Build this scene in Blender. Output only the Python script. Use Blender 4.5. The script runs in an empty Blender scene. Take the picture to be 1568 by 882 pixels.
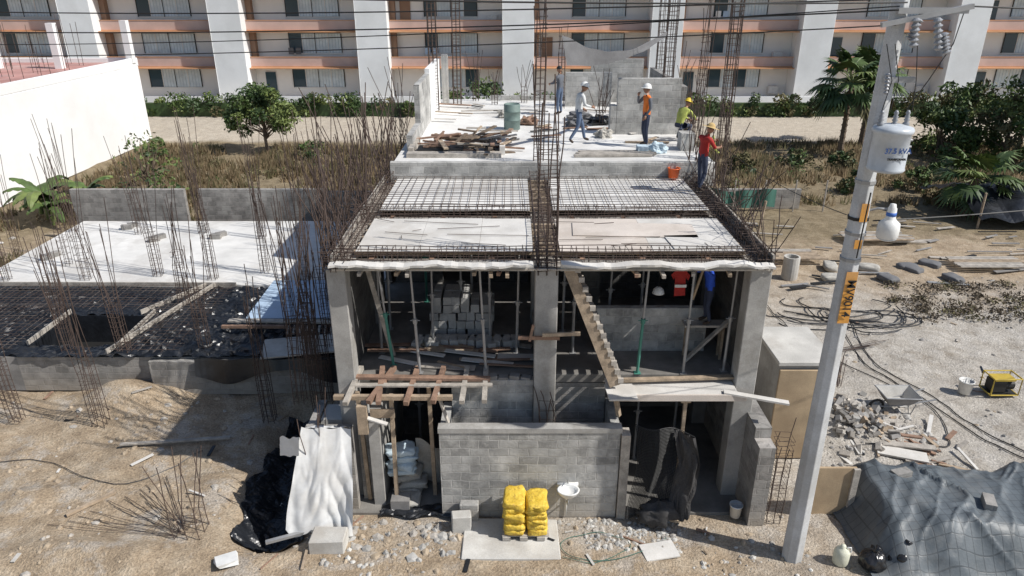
import bpy, math, random
import numpy as np
from mathutils import Vector, Matrix, noise
R = random.Random(7)
rs = np.random.RandomState(5)
scene = bpy.context.scene
U = R.uniform

# ---------------------------------------------------------------- materials
def newmat(name):
    m = bpy.data.materials.new(name); m.use_nodes = True
    nt = m.node_tree; b = nt.nodes["Principled BSDF"]
    return m, nt, b
def N(nt, t, **k):
    n = nt.nodes.new(t)
    for a, v in k.items(): setattr(n, a, v)
    return n
def pos(nt):
    return N(nt, 'ShaderNodeNewGeometry').outputs['Position']
def noi(nt, scale, detail=5, vec=None, rough=.6):
    n = N(nt, 'ShaderNodeTexNoise'); n.inputs['Scale'].default_value = scale
    n.inputs['Detail'].default_value = detail; n.inputs['Roughness'].default_value = rough
    nt.links.new(vec if vec else pos(nt), n.inputs['Vector']); return n.outputs['Fac']
def ramp(nt, fac, stops):
    r = N(nt, 'ShaderNodeValToRGB'); e = r.color_ramp.elements
    while len(e) < len(stops): e.new(.5)
    for i, (p, c) in enumerate(stops):
        e[i].position = p; e[i].color = (c[0], c[1], c[2], 1) if not isinstance(c, (int, float)) else (c, c, c, 1)
    nt.links.new(fac, r.inputs[0]); return r.outputs[0]
def mix(nt, fac, a, b, mode='MIX'):
    m = N(nt, 'ShaderNodeMix', data_type='RGBA', blend_type=mode)
    if isinstance(fac, (int, float)): m.inputs[0].default_value = fac
    else: nt.links.new(fac, m.inputs[0])
    for s, v in ((6, a), (7, b)):
        if isinstance(v, tuple): m.inputs[s].default_value = (*v, 1)
        else: nt.links.new(v, m.inputs[s])
    return m.outputs[2]
def mth(nt, op, a, b=None, c=None, clamp=False):
    m = N(nt, 'ShaderNodeMath', operation=op); m.use_clamp = clamp
    for i, v in enumerate((a, b, c)):
        if v is None: continue
        if isinstance(v, (int, float)): m.inputs[i].default_value = v
        else: nt.links.new(v, m.inputs[i])
    return m.outputs[0]
def bump(nt, b, h, s=.3, d=.02):
    n = N(nt, 'ShaderNodeBump'); n.inputs['Strength'].default_value = s; n.inputs['Distance'].default_value = d
    nt.links.new(h, n.inputs['Height']); nt.links.new(n.outputs[0], b.inputs['Normal'])
def M(name, c, var=.25, scale=3, rough=.85, bs=.3, fine=40, metal=0, dirt=None, dirtamt=.5):
    m, nt, b = newmat(name)
    lo = tuple(x*(1-var) for x in c); hi = tuple(min(1, x*(1+var*.8)) for x in c)
    f = noi(nt, scale, 5)
    col = ramp(nt, f, [(.32, lo), (.68, hi)])
    if bs or dirt:
        f2 = noi(nt, fine, 2)
        col = mix(nt, .35, col, ramp(nt, f2, [(.3, .35), (.7, .65)]), 'OVERLAY')
    if dirt:
        d = ramp(nt, noi(nt, scale*.45, 7, rough=.7), [(.48, 0), (.62, 1)])
        col = mix(nt, mth(nt, 'MULTIPLY', d, dirtamt), col, dirt)
    nt.links.new(col, b.inputs['Base Color'])
    b.inputs['Roughness'].default_value = rough; b.inputs['Metallic'].default_value = metal
    if bs: bump(nt, b, mth(nt, 'ADD', f, mth(nt, 'MULTIPLY', f2, .4)), bs)
    return m
def blockmat(name, c, mortar, w=.4, h=.2, var=.25, sm=.8):
    m, nt, b = newmat(name)
    s = N(nt, 'ShaderNodeSeparateXYZ'); nt.links.new(pos(nt), s.inputs[0])
    cb = N(nt, 'ShaderNodeCombineXYZ')
    wob = mth(nt, 'MULTIPLY', noi(nt, 1.7, 3), .09)
    nt.links.new(mth(nt, 'ADD', mth(nt, 'ADD', s.outputs[0], s.outputs[1]), wob), cb.inputs[0])
    nt.links.new(mth(nt, 'ADD', s.outputs[2], wob), cb.inputs[1])
    k = N(nt, 'ShaderNodeTexBrick'); k.inputs['Scale'].default_value = 1
    k.inputs['Brick Width'].default_value = w; k.inputs['Row Height'].default_value = h
    k.inputs['Mortar Size'].default_value = .013; k.inputs['Mortar Smooth'].default_value = .5
    k.inputs['Color1'].default_value = (*[x*(1-var) for x in c], 1)
    k.inputs['Color2'].default_value = (*[x*(1+var) for x in c], 1)
    k.inputs['Mortar'].default_value = (*mortar, 1)
    nt.links.new(cb.outputs[0], k.inputs['Vector'])
    f = noi(nt, 1.5, 6, rough=.7)
    smear = ramp(nt, noi(nt, 2.6, 7, rough=.75), [(.47, 0), (.62, sm)])
    col = mix(nt, smear, k.outputs[0], mortar)
    col = mix(nt, .8, col, ramp(nt, f, [(.3, .25), (.7, .75)]), 'OVERLAY')
    low = mth(nt, 'MULTIPLY', mth(nt, 'SUBTRACT', mth(nt, 'ADD', .35, mth(nt, 'MULTIPLY', f, .5)), s.outputs[2]), 1.6, clamp=True)
    col = mix(nt, mth(nt, 'MULTIPLY', low, .6), col, (.36, .31, .25))
    nt.links.new(col, b.inputs['Base Color']); b.inputs['Roughness'].default_value = .95
    hh = mth(nt, 'SUBTRACT', mth(nt, 'MULTIPLY', noi(nt, 30, 3), .6), k.outputs['Fac'])
    bump(nt, b, hh, .8, .02)
    return m
def plain(name, c, rough=.6, metal=0):
    return M(name, c, var=.12, scale=6, rough=rough, bs=0, metal=metal)

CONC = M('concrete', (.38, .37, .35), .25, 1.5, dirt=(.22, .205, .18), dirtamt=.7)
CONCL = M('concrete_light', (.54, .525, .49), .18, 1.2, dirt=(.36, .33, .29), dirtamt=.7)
CONCW = M('concrete_slab_sunlit', (.70, .69, .665), .14, .9, dirt=(.50, .48, .45), dirtamt=.75)  # sunlit, overexposed slab brightness put into the colour
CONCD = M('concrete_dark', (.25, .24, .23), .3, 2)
FLOOR = M('floor_dusty_shaded', (.20, .19, .175), .35, 1.4, dirt=(.11, .10, .09))  # floor colour darkened to deepen the indoor shade
BLOCK = blockmat('concrete_block', (.35, .345, .33), (.47, .46, .435))
BLOCKD = blockmat('old_block', (.25, .24, .225), (.33, .31, .29))
INTW = blockmat('interior_block_shaded', (.085, .082, .078), (.12, .116, .11))  # block copy with room shade put into its colour
PLY = M('plywood_pale', (.62, .60, .565), .15, 1.2, dirt=(.46, .43, .385), dirtamt=.6)
PLYP = M('plywood_pinkish', (.62, .555, .495), .15, 1.2, dirt=(.46, .40, .34), dirtamt=.6)
PLYY = M('plywood_yellow', (.44, .33, .21), .25, 1.2, dirt=(.3, .21, .13))
WOOD = M('rough_timber', (.36, .28, .20), .35, 5)
WOODR = M('red_timber', (.27, .17, .12), .35, 5)
WOODG = M('grey_timber', (.40, .365, .32), .3, 5)
REBAR = M('rusty_rebar', (.07, .047, .038), .4, 3, rough=.8, bs=0)
REBARL = M('grey_rebar', (.13, .105, .09), .35, 3, rough=.7, bs=0)
STEEL = M('prop_steel', (.36, .36, .36), .2, 3, rough=.5, metal=.4, bs=0)
GREENS = plain('prop_green', (.06, .22, .17))
BLACKP = M('black_plastic', (.016, .018, .022), .4, 2.5, rough=.30, bs=.8, fine=9)
BAGP = M('bag_plastic', (.02, .02, .022), .3, 2.5, rough=.22, bs=.2, fine=9)
TARPW = M('white_tarp', (.70, .70, .69), .10, 2, rough=.55, bs=.3, fine=6, dirt=(.5, .47, .42), dirtamt=.4)
SHADE = M('shade_cloth', (.15, .15, .155), .15, 3, rough=.9)
NETB = M('dark_net', (.05, .048, .048), .2, 20, rough=.9)
BLUEB = M('board_shade_blue', (.42, .54, .68), .12, 2)  # sky-blue shade of a pale board, put into the colour
WHITEP = M('white_paint', (.80, .80, .79), .05, .4, dirt=(.68, .665, .64), dirtamt=.35, bs=.1)
FINW = M('facade_white', (.78, .80, .81), .07, .3, dirt=(.62, .63, .63), dirtamt=.5, bs=.1)
FACW = M('facade_wall', (.84, .84, .82), .05, .4, bs=0)
PINK = M('balcony_pink', (.56, .41, .36), .12, .6, bs=0)
ORANGE = M('slab_orange', (.56, .30, .16), .15, .6, bs=0)
BROWN = M('brown_wall', (.30, .19, .13), .15, .6, bs=0)
REDROOF = M('red_roof', (.46, .24, .21), .2, .8, dirt=(.55, .44, .40), dirtamt=.6)
def sackmat():
    m, nt, b = newmat('yellow_sack'); s = N(nt, 'ShaderNodeSeparateXYZ'); nt.links.new(pos(nt), s.inputs[0])
    f = noi(nt, 9, 5); col = ramp(nt, f, [(.3, (.62, .40, .03)), (.7, (.80, .58, .09))])
    pr = ramp(nt, noi(nt, 14, 2), [(.60, 0), (.63, 1)]); col = mix(nt, mth(nt, 'MULTIPLY', pr, .45), col, (.35, .18, .05))
    nt.links.new(col, b.inputs['Base Color']); b.inputs['Roughness'].default_value = .5; bump(nt, b, noi(nt, 16, 4), .9, .03); return m
YELL = sackmat()
SACK = M('cement_sack', (.42, .40, .36), .2, 5, bs=.6)
SACKB = M('sack_pale_blue', (.50, .60, .66), .15, 5, bs=.6)
ORNG = plain('orange_plastic', (.85, .16, .04), .4)
POLE = M('pole_concrete', (.55, .56, .565), .12, 2.5, dirt=(.40, .39, .37), dirtamt=.6, bs=.15)
TRAF = plain('transformer_grey', (.52, .56, .60), .35)
PORC = plain('insulator_grey', (.30, .31, .33), .25)
SIGN = M('sign_orange', (.76, .36, .07), .15, 4, rough=.5, bs=0, dirt=(.5, .3, .15), dirtamt=.5)
BLK = plain('black', (.015, .015, .015), .6)
RUBBER = plain('hose_black', (.02, .02, .022), .5)
WHT = plain('white', (.72, .72, .70), .4)
YFR = plain('yellow_metal', (.50, .36, .05), .45)
GREENT = plain('green_net', (.05, .14, .11), .8)
BARREL = plain('barrel_grey_green', (.16, .22, .2), .6)
LEAFA = M('leaf_mid', (.075, .12, .03), .4, 2, rough=.6, bs=0)
LEAFB = M('leaf_dark', (.04, .075, .022), .4, 2, rough=.6, bs=0)
LEAFC = M('leaf_light', (.14, .18, .05), .3, 2, rough=.6, bs=0)
DRY = M('dry_grass', (.25, .185, .105), .35, 1, rough=.9, bs=0)
DRYG = M('dry_green', (.15, .135, .065), .35, 1, rough=.9, bs=0)
BARK = M('bark', (.16, .12, .085), .35, 6)
STONE = M('rubble_stone', (.40, .37, .33), .3, 6)
EARTHS = M('clod', (.38, .305, .22), .3, 6)
m, nt, b = newmat('window_glass'); b.inputs['Base Color'].default_value = (.05, .085, .11, 1); b.inputs['Roughness'].default_value = .08; GLASS = m
CURT = M('curtain', (.66, .75, .80), .18, 1, rough=.35, bs=0)
def tarp_mat():
    m, nt, b = newmat('grey_tarp'); p = pos(nt)
    f = noi(nt, 1.2, 5); col = ramp(nt, f, [(.3, (.085, .10, .11)), (.7, (.14, .16, .175))])
    k = N(nt, 'ShaderNodeTexBrick'); k.offset = 0; k.inputs['Scale'].default_value = 1; k.inputs['Brick Width'].default_value = .18; k.inputs['Row Height'].default_value = .18
    k.inputs['Mortar Size'].default_value = .012; k.inputs['Mortar Smooth'].default_value = .6
    k.inputs['Color1'].default_value = (1, 1, 1, 1); k.inputs['Color2'].default_value = (.9, .9, .9, 1); k.inputs['Mortar'].default_value = (.5, .5, .5, 1)
    nt.links.new(p, k.inputs['Vector'])
    col = mix(nt, .8, col, k.outputs[0], 'MULTIPLY')
    d = ramp(nt, noi(nt, .9, 7, rough=.7), [(.5, 0), (.68, .5)]); col = mix(nt, d, col, (.24, .235, .22))
    nt.links.new(col, b.inputs['Base Color']); b.inputs['Roughness'].default_value = .5
    bump(nt, b, mth(nt, 'ADD', noi(nt, 3, 4), mth(nt, 'MULTIPLY', k.outputs['Fac'], -.12)), .35, .05); return m
TARPG = tarp_mat()

def ground_mat():
    m, nt, b = newmat('ground_earth'); p = pos(nt)
    s = N(nt, 'ShaderNodeSeparateXYZ'); nt.links.new(p, s.inputs[0]); X, Y = s.outputs[0], s.outputs[1]
    n1 = noi(nt, .35, 6, rough=.65); n2 = noi(nt, 1.7, 8, rough=.72); n3 = noi(nt, 22, 4)
    base = ramp(nt, n2, [(.3, (.235, .175, .115)), (.48, (.37, .285, .195)), (.68, (.49, .405, .30))])
    grey = ramp(nt, n2, [(.3, (.28, .25, .215)), (.48, (.42, .39, .345)), (.7, (.55, .52, .475))])
    wob = mth(nt, 'MULTIPLY', mth(nt, 'SUBTRACT', n1, .5), 9)
    gx = mth(nt, 'MULTIPLY', mth(nt, 'SUBTRACT', mth(nt, 'ADD', X, wob), 4.5), .35, clamp=True)
    gy = mth(nt, 'MULTIPLY', mth(nt, 'SUBTRACT', 26, mth(nt, 'ADD', Y, wob)), .25, clamp=True)
    col = mix(nt, mth(nt, 'MULTIPLY', mth(nt, 'MULTIPLY', gx, gy), .9), base, grey)
    d = ramp(nt, noi(nt, .8, 8, rough=.72), [(.52, 0), (.6, 1)])
    near = mth(nt, 'MULTIPLY', mth(nt, 'SUBTRACT', 26, Y), .3, clamp=True)
    col = mix(nt, mth(nt, 'MULTIPLY', mth(nt, 'MULTIPLY', d, near), .45), col, (.50, .475, .44))
    dk = ramp(nt, noi(nt, .55, 8, rough=.75), [(.36, 1), (.46, 0)])
    col = mix(nt, mth(nt, 'MULTIPLY', dk, .5), col, (.20, .155, .105))
    # cement spill in front of the sink wall
    cx = mth(nt, 'SUBTRACT', 1, mth(nt, 'MULTIPLY', mth(nt, 'ABSOLUTE', mth(nt, 'SUBTRACT', X, .6)), .24), clamp=True)
    cy = mth(nt, 'SUBTRACT', 1, mth(nt, 'MULTIPLY', mth(nt, 'ABSOLUTE', mth(nt, 'SUBTRACT', Y, 11.9)), 1.1), clamp=True)
    col = mix(nt, mth(nt, 'MULTIPLY', mth(nt, 'MULTIPLY', cx, cy), mth(nt, 'MULTIPLY', n2, 1.6), clamp=True), col, (.40, .385, .36))
    fy = mth(nt, 'MULTIPLY', mth(nt, 'SUBTRACT', mth(nt, 'ADD', Y, wob), 29), .5, clamp=True)
    field = ramp(nt, n2, [(.3, (.14, .105, .06)), (.5, (.225, .175, .105)), (.72, (.32, .26, .17))])
    col = mix(nt, fy, col, field)
    ry = mth(nt, 'MULTIPLY', mth(nt, 'SUBTRACT', mth(nt, 'ADD', Y, mth(nt, 'MULTIPLY', wob, .3)), 51), .8, clamp=True)
    road = ramp(nt, n2, [(.3, (.40, .34, .265)), (.7, (.56, .50, .41))])
    col = mix(nt, ry, col, road)
    col = mix(nt, .65, col, ramp(nt, n3, [(.3, .25), (.7, .75)]), 'OVERLAY')
    nt.links.new(col, b.inputs['Base Color']); b.inputs['Roughness'].default_value = .95
    bump(nt, b, mth(nt, 'ADD', mth(nt, 'MULTIPLY', n2, 2), n3), .8, .06)
    return m
GROUND = ground_mat()

# ---------------------------------------------------------------- geometry
class G:
    def __init__(s): s.v = []; s.f = []; s.m = []; s.mats = []
    def mi(s, mat):
        if mat not in s.mats: s.mats.append(mat)
        return s.mats.index(mat)
    def add(s, vs, fs, mat):
        o = len(s.v); k = s.mi(mat)
        s.v.extend([tuple(v) for v in vs])
        s.f.extend([tuple(i+o for i in f) for f in fs]); s.m.extend([k]*len(fs)); return s
    def box(s, x0, x1, y0, y1, z0, z1, mat, rz=0, jit=0):
        vs = [(x, y, z) for z in (z0, z1) for x, y in ((x0, y0), (x1, y0), (x1, y1), (x0, y1))]
        if rz or jit:
            cx, cy = (x0+x1)/2, (y0+y1)/2; c, sn = math.cos(rz), math.sin(rz)
            vs = [(cx+(x-cx)*c-(y-cy)*sn+U(-jit, jit), cy+(x-cx)*sn+(y-cy)*c+U(-jit, jit), z+U(-jit, jit)) for x, y, z in vs]
        return s.add(vs, [(3, 2, 1, 0), (4, 5, 6, 7), (0, 1, 5, 4), (1, 2, 6, 5), (2, 3, 7, 6), (3, 0, 4, 7)], mat)
    def beam(s, p, q, w, h, mat, up=(0, 0, 1)):
        p, q = Vector(p), Vector(q); d = (q-p).normalized(); u = Vector(up)
        if abs(d.dot(u)) > .98: u = Vector((0, 1, 0))
        r = d.cross(u).normalized()*w/2; u = r.cross(d).normalized()*h/2
        vs = [a+i*r+j*u for a in (p, q) for i, j in ((-1, -1), (1, -1), (1, 1), (-1, 1))]
        return s.add(vs, [(3, 2, 1, 0), (4, 5, 6, 7), (0, 1, 5, 4), (1, 2, 6, 5), (2, 3, 7, 6), (3, 0, 4, 7)], mat)
    def tube(s, pts, r, mat, n=5):
        pts = [Vector(p) for p in pts]; rr = r if isinstance(r, (list, tuple)) else [r]*len(pts)
        vs = []; fs = []; prev = None
        for i, p in enumerate(pts):
            d = (pts[min(i+1, len(pts)-1)]-pts[max(i-1, 0)])
            d = d.normalized() if d.length > 1e-9 else Vector((0, 0, 1))
            if prev is None:
                a = Vector((0, 0, 1)) if abs(d.z) < .9 else Vector((1, 0, 0)); prev = d.cross(a).normalized()
            x = (prev-d*prev.dot(d)).normalized(); prev = x; y = d.cross(x)
            for k in range(n):
                t = 2*math.pi*k/n; vs.append(p+(x*math.cos(t)+y*math.sin(t))*rr[i])
        for i in range(len(pts)-1):
            for k in range(n):
                k2 = (k+1) % n; fs.append((i*n+k, i*n+k2, (i+1)*n+k2, (i+1)*n+k))
        fs.append(tuple(range(n-1, -1, -1))); fs.append(tuple((len(pts)-1)*n+k for k in range(n)))
        return s.add(vs, fs, mat)
    def lathe(s, prof, c, mat, n=16, sx=1, sy=1):
        vs = []; fs = []
        for r, z in prof:
            for k in range(n):
                t = 2*math.pi*k/n; vs.append((c[0]+r*sx*math.cos(t), c[1]+r*sy*math.sin(t), c[2]+z))
        for i in range(len(prof)-1):
            for k in range(n):
                k2 = (k+1) % n; fs.append((i*n+k, i*n+k2, (i+1)*n+k2, (i+1)*n+k))
        fs.append(tuple(range(n-1, -1, -1))); fs.append(tuple((len(prof)-1)*n+k for k in range(n)))
        return s.add(vs, fs, mat)
    def grid(s, fn, nu, nv, mat):
        vs = [fn(i/nu, j/nv) for j in range(nv+1) for i in range(nu+1)]
        fs = [(j*(nu+1)+i, j*(nu+1)+i+1, (j+1)*(nu+1)+i+1, (j+1)*(nu+1)+i) for j in range(nv) for i in range(nu)]
        return s.add(vs, fs, mat)
    def blob(s, c, r, mat, nz=.25, seed=0, n=10, flat=1):
        vs = []
        for j in range(n+1):
            for i in range(n*2):
                a = math.pi*j/n; t = math.pi*i/n
                d = Vector((math.sin(a)*math.cos(t), math.sin(a)*math.sin(t), math.cos(a)))
                k = 1+nz*noise.noise(d*2.2+Vector((seed, seed*.7, 3)))*1.6
                vs.append((c[0]+d.x*r[0]*k, c[1]+d.y*r[1]*k, c[2]+d.z*r[2]*k))
        m2 = n*2
        fs = [(j*m2+i, (j+1)*m2+i, (j+1)*m2+(i+1) % m2, j*m2+(i+1) % m2) for j in range(n) for i in range(m2)]
        return s.add(vs, fs, mat)
    def obj(s, name, parent=None, smooth=False, bevel=0, loc=None, rz=0):
        me = bpy.data.meshes.new(name); me.from_pydata(s.v, [], s.f)
        for mt in s.mats: me.materials.append(mt)
        me.polygons.foreach_set('material_index', s.m)
        if smooth: me.polygons.foreach_set('use_smooth', [True]*len(me.polygons))
        me.update(); o = bpy.data.objects.new(name, me); scene.collection.objects.link(o)
        if parent is not None: o.parent = parent
        if bevel:
            bm = o.modifiers.new('b', 'BEVEL'); bm.width = bevel; bm.segments = 1; bm.limit_method = 'ANGLE'
        if loc: o.location = loc
        o.rotation_euler[2] = rz
        return o
def empty(name, loc=(0, 0, 0)):
    e = bpy.data.objects.new(name, None); scene.collection.objects.link(e); e.empty_display_size = .2; return e

def sstep(a, b, x):
    t = max(0, min(1, (x-a)/(b-a))); return t*t*(3-2*t)
def gh(x, y):
    if y > 70 or y < 2: return 0
    inb = sstep(-4.3, -3.8, x)*sstep(5.9, 5.4, x)*sstep(11.9, 12.3, y)*sstep(32, 31, y)
    v = Vector((x, y, 0))
    h = .10*noise.noise(v*.35)+.05*noise.noise(v*1.3)+.03*noise.noise(v*3.1)
    h += .16*max(0, noise.noise(v*.8+Vector((9, 3, 0))))*sstep(-3, -6, x)
    h *= sstep(70, 50, y)
    cx = -5.25-.1*(y-13.5)
    tr = math.exp(-((x-cx)/.6)**2)*sstep(11.0, 11.9, y)*sstep(17.2, 16, y)
    h -= .65*tr
    h += .28*math.exp(-((x+8.3)/2.2)**2-((y-11.0)/.55)**2)
    h += .55*math.exp(-((x+10.6)/.9)**2-((y-16.9)/.7)**2)
    h += .2*math.exp(-((x-8.8)/1.6)**2-((y-15.5)/1.1)**2)
    return h*(1-inb)-.02*inb

xs = [-500, -250, -120, -70, -45]+list(np.arange(-30, 20.01, .16))+[24, 30, 40, 60, 100, 250, 500]
ys = [-200, -50, 0, 5]+list(np.arange(8, 20, .12))+list(np.arange(20, 34, .4))+list(np.arange(34, 70, 1.5))+[90, 150, 300, 600]
g = G(); nx = len(xs)
vs = [(x, y, gh(x, y)) for y in ys for x in xs]
fs = [(j*nx+i, j*nx+i+1, (j+1)*nx+i+1, (j+1)*nx+i) for j in range(len(ys)-1) for i in range(nx-1)]
g.add(vs, fs, GROUND); g.obj('ground', smooth=True)

# ---------------------------------------------------------------- main building
B = empty('unfinished_concrete_building')
XL, XR = -3.45, 4.95
F2, F3 = 2.9, 5.8
g = G()
g.box(XL-.1, XR+.05, 13.25, 31, 2.7, F2, FLOOR)
g.box(XL, XR, 12.3, 31, -.1, .05, FLOOR)
g.obj('floor_slabs', B, bevel=.01)
g = G()
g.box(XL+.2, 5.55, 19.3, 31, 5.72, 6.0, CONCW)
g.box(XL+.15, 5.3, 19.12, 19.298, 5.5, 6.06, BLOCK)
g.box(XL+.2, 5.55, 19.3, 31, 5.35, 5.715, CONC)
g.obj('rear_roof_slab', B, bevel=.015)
g = G()
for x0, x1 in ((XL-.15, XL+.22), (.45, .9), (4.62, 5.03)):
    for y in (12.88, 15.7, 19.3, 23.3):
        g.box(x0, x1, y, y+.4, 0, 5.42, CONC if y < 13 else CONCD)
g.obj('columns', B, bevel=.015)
g = G()
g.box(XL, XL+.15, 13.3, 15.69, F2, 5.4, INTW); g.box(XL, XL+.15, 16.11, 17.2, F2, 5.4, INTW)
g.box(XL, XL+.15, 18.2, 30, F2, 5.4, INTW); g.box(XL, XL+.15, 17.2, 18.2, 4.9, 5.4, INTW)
g.box(4.7, 4.87, 13.3, 15.69, F2, 5.4, INTW); g.box(4.7, 4.87, 16.11, 30, F2, 5.4, INTW)  # right wall closed to full height to block sun from the rooms
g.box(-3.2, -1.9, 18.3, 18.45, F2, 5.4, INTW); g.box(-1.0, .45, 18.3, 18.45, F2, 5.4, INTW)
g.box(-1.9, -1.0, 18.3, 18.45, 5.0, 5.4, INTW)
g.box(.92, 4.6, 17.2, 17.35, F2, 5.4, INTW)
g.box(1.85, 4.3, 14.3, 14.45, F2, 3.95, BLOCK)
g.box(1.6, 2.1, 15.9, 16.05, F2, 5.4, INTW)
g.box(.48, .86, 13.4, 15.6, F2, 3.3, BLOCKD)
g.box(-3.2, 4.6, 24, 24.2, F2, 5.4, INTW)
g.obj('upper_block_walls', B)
g = G()
g.box(-1.48, 2.2, 12.22, 12.4, 0, 2.13, BLOCK)
g.box(-1.5, 2.23, 12.2, 12.42, 2.13, 2.24, CONC)
g.box(-1.46, -1.28, 12.425, 13.25, 0, 2.22, BLOCK)
g.box(2.02, 2.2, 12.425, 13.6, 0, 2.22, BLOCK)
g.box(-1.27, .44, 13.06, 13.24, 0, 2.86, BLOCK)
g.box(.92, 2.0, 13.3, 13.45, 0, 2.66, BLOCKD)
g.box(2.22, 2.40, 12.16, 12.46, 0, 2.1, WOODG)
g.box(-2.98, -2.75, 12.55, 16, 0, 2.3, CONC)
g.box(-3.25, -2.985, 12.75, 13.1, 0, 2.45, BLOCK)
g.box(-4.25, -3.3, 12.4, 12.58, 0, 2.1, BLOCKD)
g.box(-4.25, -4.07, 12.585, 13.6, 0, 2.05, BLOCKD)
g.box(-4.05, -3.3, 12.9, 13.5, 1.5, 2.0, CONCL)
g.box(-3.55, -3.4, 13.6, 19, 0, 2.69, BLOCKD)
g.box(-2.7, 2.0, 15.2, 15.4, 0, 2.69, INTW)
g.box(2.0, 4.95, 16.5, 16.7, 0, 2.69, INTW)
g.box(4.95, 5.28, 11.95, 13.4, 0, 1.95, BLOCKD)
g.box(4.95, 5.28, 12.3, 13.4, 1.951, 2.2, BLOCKD)
g.box(4.95, 5.2, 13.4, 19, 0, 2.69, BLOCKD)
for i in range(6): g.box(-1.0+i*.24, -.8+i*.24, 13.07, 13.22, 2.86, 2.86+U(.05, .12), CONCD, rz=U(-.4, .4))
g.obj('ground_floor_block_walls', B)
g = G()
g.box(-3.05, -2.88, 22.9, 26.0, 6.0, 7.6, BLOCK); g.box(-3.05, -2.88, 26.0, 29.8, 6.0, 7.75, WHITEP)
g.box(-3.05, -2.88, 20.8, 22.88, 6.0, 6.45, BLOCK)
g.box(3.35, 5.35, 23.3, 23.48, 6.0, 7.75, BLOCK)
g.box(3.15, 3.34, 23.3, 23.7, 6.0, 6.9, BLOCK)
g.box(5.36, 5.53, 23.3, 29, 6.0, 7.5, BLOCKD)
g.box(2.1, 3.9, 29, 29.2, 6.0, 7.3, BLOCK); g.box(3.2, 5.3, 30.1, 30.3, 6.0, 7.7, BLOCK)
g.box(-2.8, -2.55, 29.6, 29.9, 6.0, 7.9, CONCL)
for i in range(9):
    g.box(-.9+i*.42, -.52+i*.42, 30.6, 30.8, 6.0, 6.2, BLOCK, jit=.01)
g.obj('roof_block_parapets', B)

# formwork deck
g = G()
def panels(x0, x1, y0, y1, z, mats, w=1.22):
    x = x0
    while x < x1-.05:
        xe = min(x+w, x1); dz = U(-.006, .006)
        g.box(x+.003, xe-.003, y0+U(0, .02), y1-U(0, .02), z-.02+dz, z+dz, R.choice(mats)); x = xe
panels(XL+.35, .42, 13.35, 15.5, 5.62, [PLY]); panels(.95, 4.62, 13.35, 15.5, 5.62, [PLY, PLYP], 1.83)
panels(XL+.35, .42, 16.15, 19.1, 5.62, [CONCW]); panels(.95, 4.62, 16.15, 19.1, 5.62, [CONCW])
g.box(1.3, 3.9, 14.2, 15.1, 5.63, 5.645, PLYP, rz=-.06); g.box(3.2, 4.5, 13.5, 14.3, 5.63, 5.645, PLY, rz=.08)
for y0, y1 in ((12.72, 13.33), (15.52, 16.13)):
    g.box(XL+.02, 4.93, y0+.05, y1, 5.44, 5.47, WOODG)
for x0, x1 in ((XL-.0, XL+.345), (.425, .945), (4.625, 4.97)):
    g.box(x0, x1, 13.34, 15.51, 5.43, 5.46, WOODG); g.box(x0, x1, 16.14, 19.1, 5.43, 5.46, WOODG)  # side and middle trough bottoms, added to stop light leaking indoors
def lip(x0, x1, ph):
    n = 30
    top = [(x0+(x1-x0)*i/n, 12.60+.02*math.sin(i*1.7+ph), 5.60+.025*math.sin(i*.5+ph)+U(-.015, .015)) for i in range(n+1)]
    for a, b2 in zip(top[:-1], top[1:]):
        g.add([a, b2, (b2[0], 12.78, b2[2]+.02), (a[0], 12.78, a[2]+.02), (a[0], a[1], a[2]-.045), (b2[0], b2[1], b2[2]-.045)], [(0, 1, 2, 3), (4, 5, 1, 0)], PLY)
lip(XL-.02, .40, 0); lip(.93, 4.98, 2)
g.box(XL, .42, 12.80, 12.83, 5.42, 5.60, PLY); g.box(.93, 4.95, 12.80, 12.83, 5.42, 5.58, PLY)
for x in (XL-.02, 4.98): g.box(x, x+.04, 12.84, 19.1, 5.38, 5.72, WOODG)
for i in range(14):
    y = 13.5+i*.42
    if not 15.4 < y < 16.2: g.beam((XL+.3, y, 5.55), (4.65, y, 5.55), .09, .09, WOOD)
for x in (-2.8, -1.6, -.4, 1.4, 2.6, 3.9): g.beam((x, 13.3, 5.42), (x, 19, 5.42), .1, .1, WOODR)
for i in range(12):
    a = U(-3.3, 4.7); g.beam((a, U(12.9, 13.3), 5.40), (a+U(-.1, .1), U(12.55, 12.7), 5.39), .07, .06, R.choice([WOOD, WOODR, WOODG]))
g.obj('roof_formwork', B)

# rebar on deck
g = G()
def bargrid(x0, x1, y0, y1, z, st=.24, r=.0075):
    x = x0
    while x < x1:
        d = U(-.03, .03); g.tube([(x+d, y0+U(-.15, .1), z+.01), ((2*x+d)/2, (y0+y1)/2, z+U(-.0, .03)), (x-d, y1+U(0, .15), z+.01)], r, R.choice([REBAR, REBARL]), 4); x += st*U(.8, 1.2)
    y = y0
    while y < y1:
        d = U(-.03, .03); g.tube([(x0-.1, y+d, z+.025), ((x0+x1)/2, y, z+U(.02, .05)), (x1+.1, y-d, z+.025)], r, R.choice([REBAR, REBARL]), 4); y += st*U(.8, 1.2)
bargrid(-3.1, .4, 16.2, 19.1, 5.66, .2); bargrid(1.0, 4.7, 16.2, 19.1, 5.66, .2)
for i in range(16):
    a = U(-3, 4.5); y = U(13.4, 15.3); g.tube([(a, y, 5.65), (a+U(-1.8, 1.8), y+U(-.25, .25), 5.66)], .007, R.choice([REBAR, REBARL]), 4)
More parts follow.
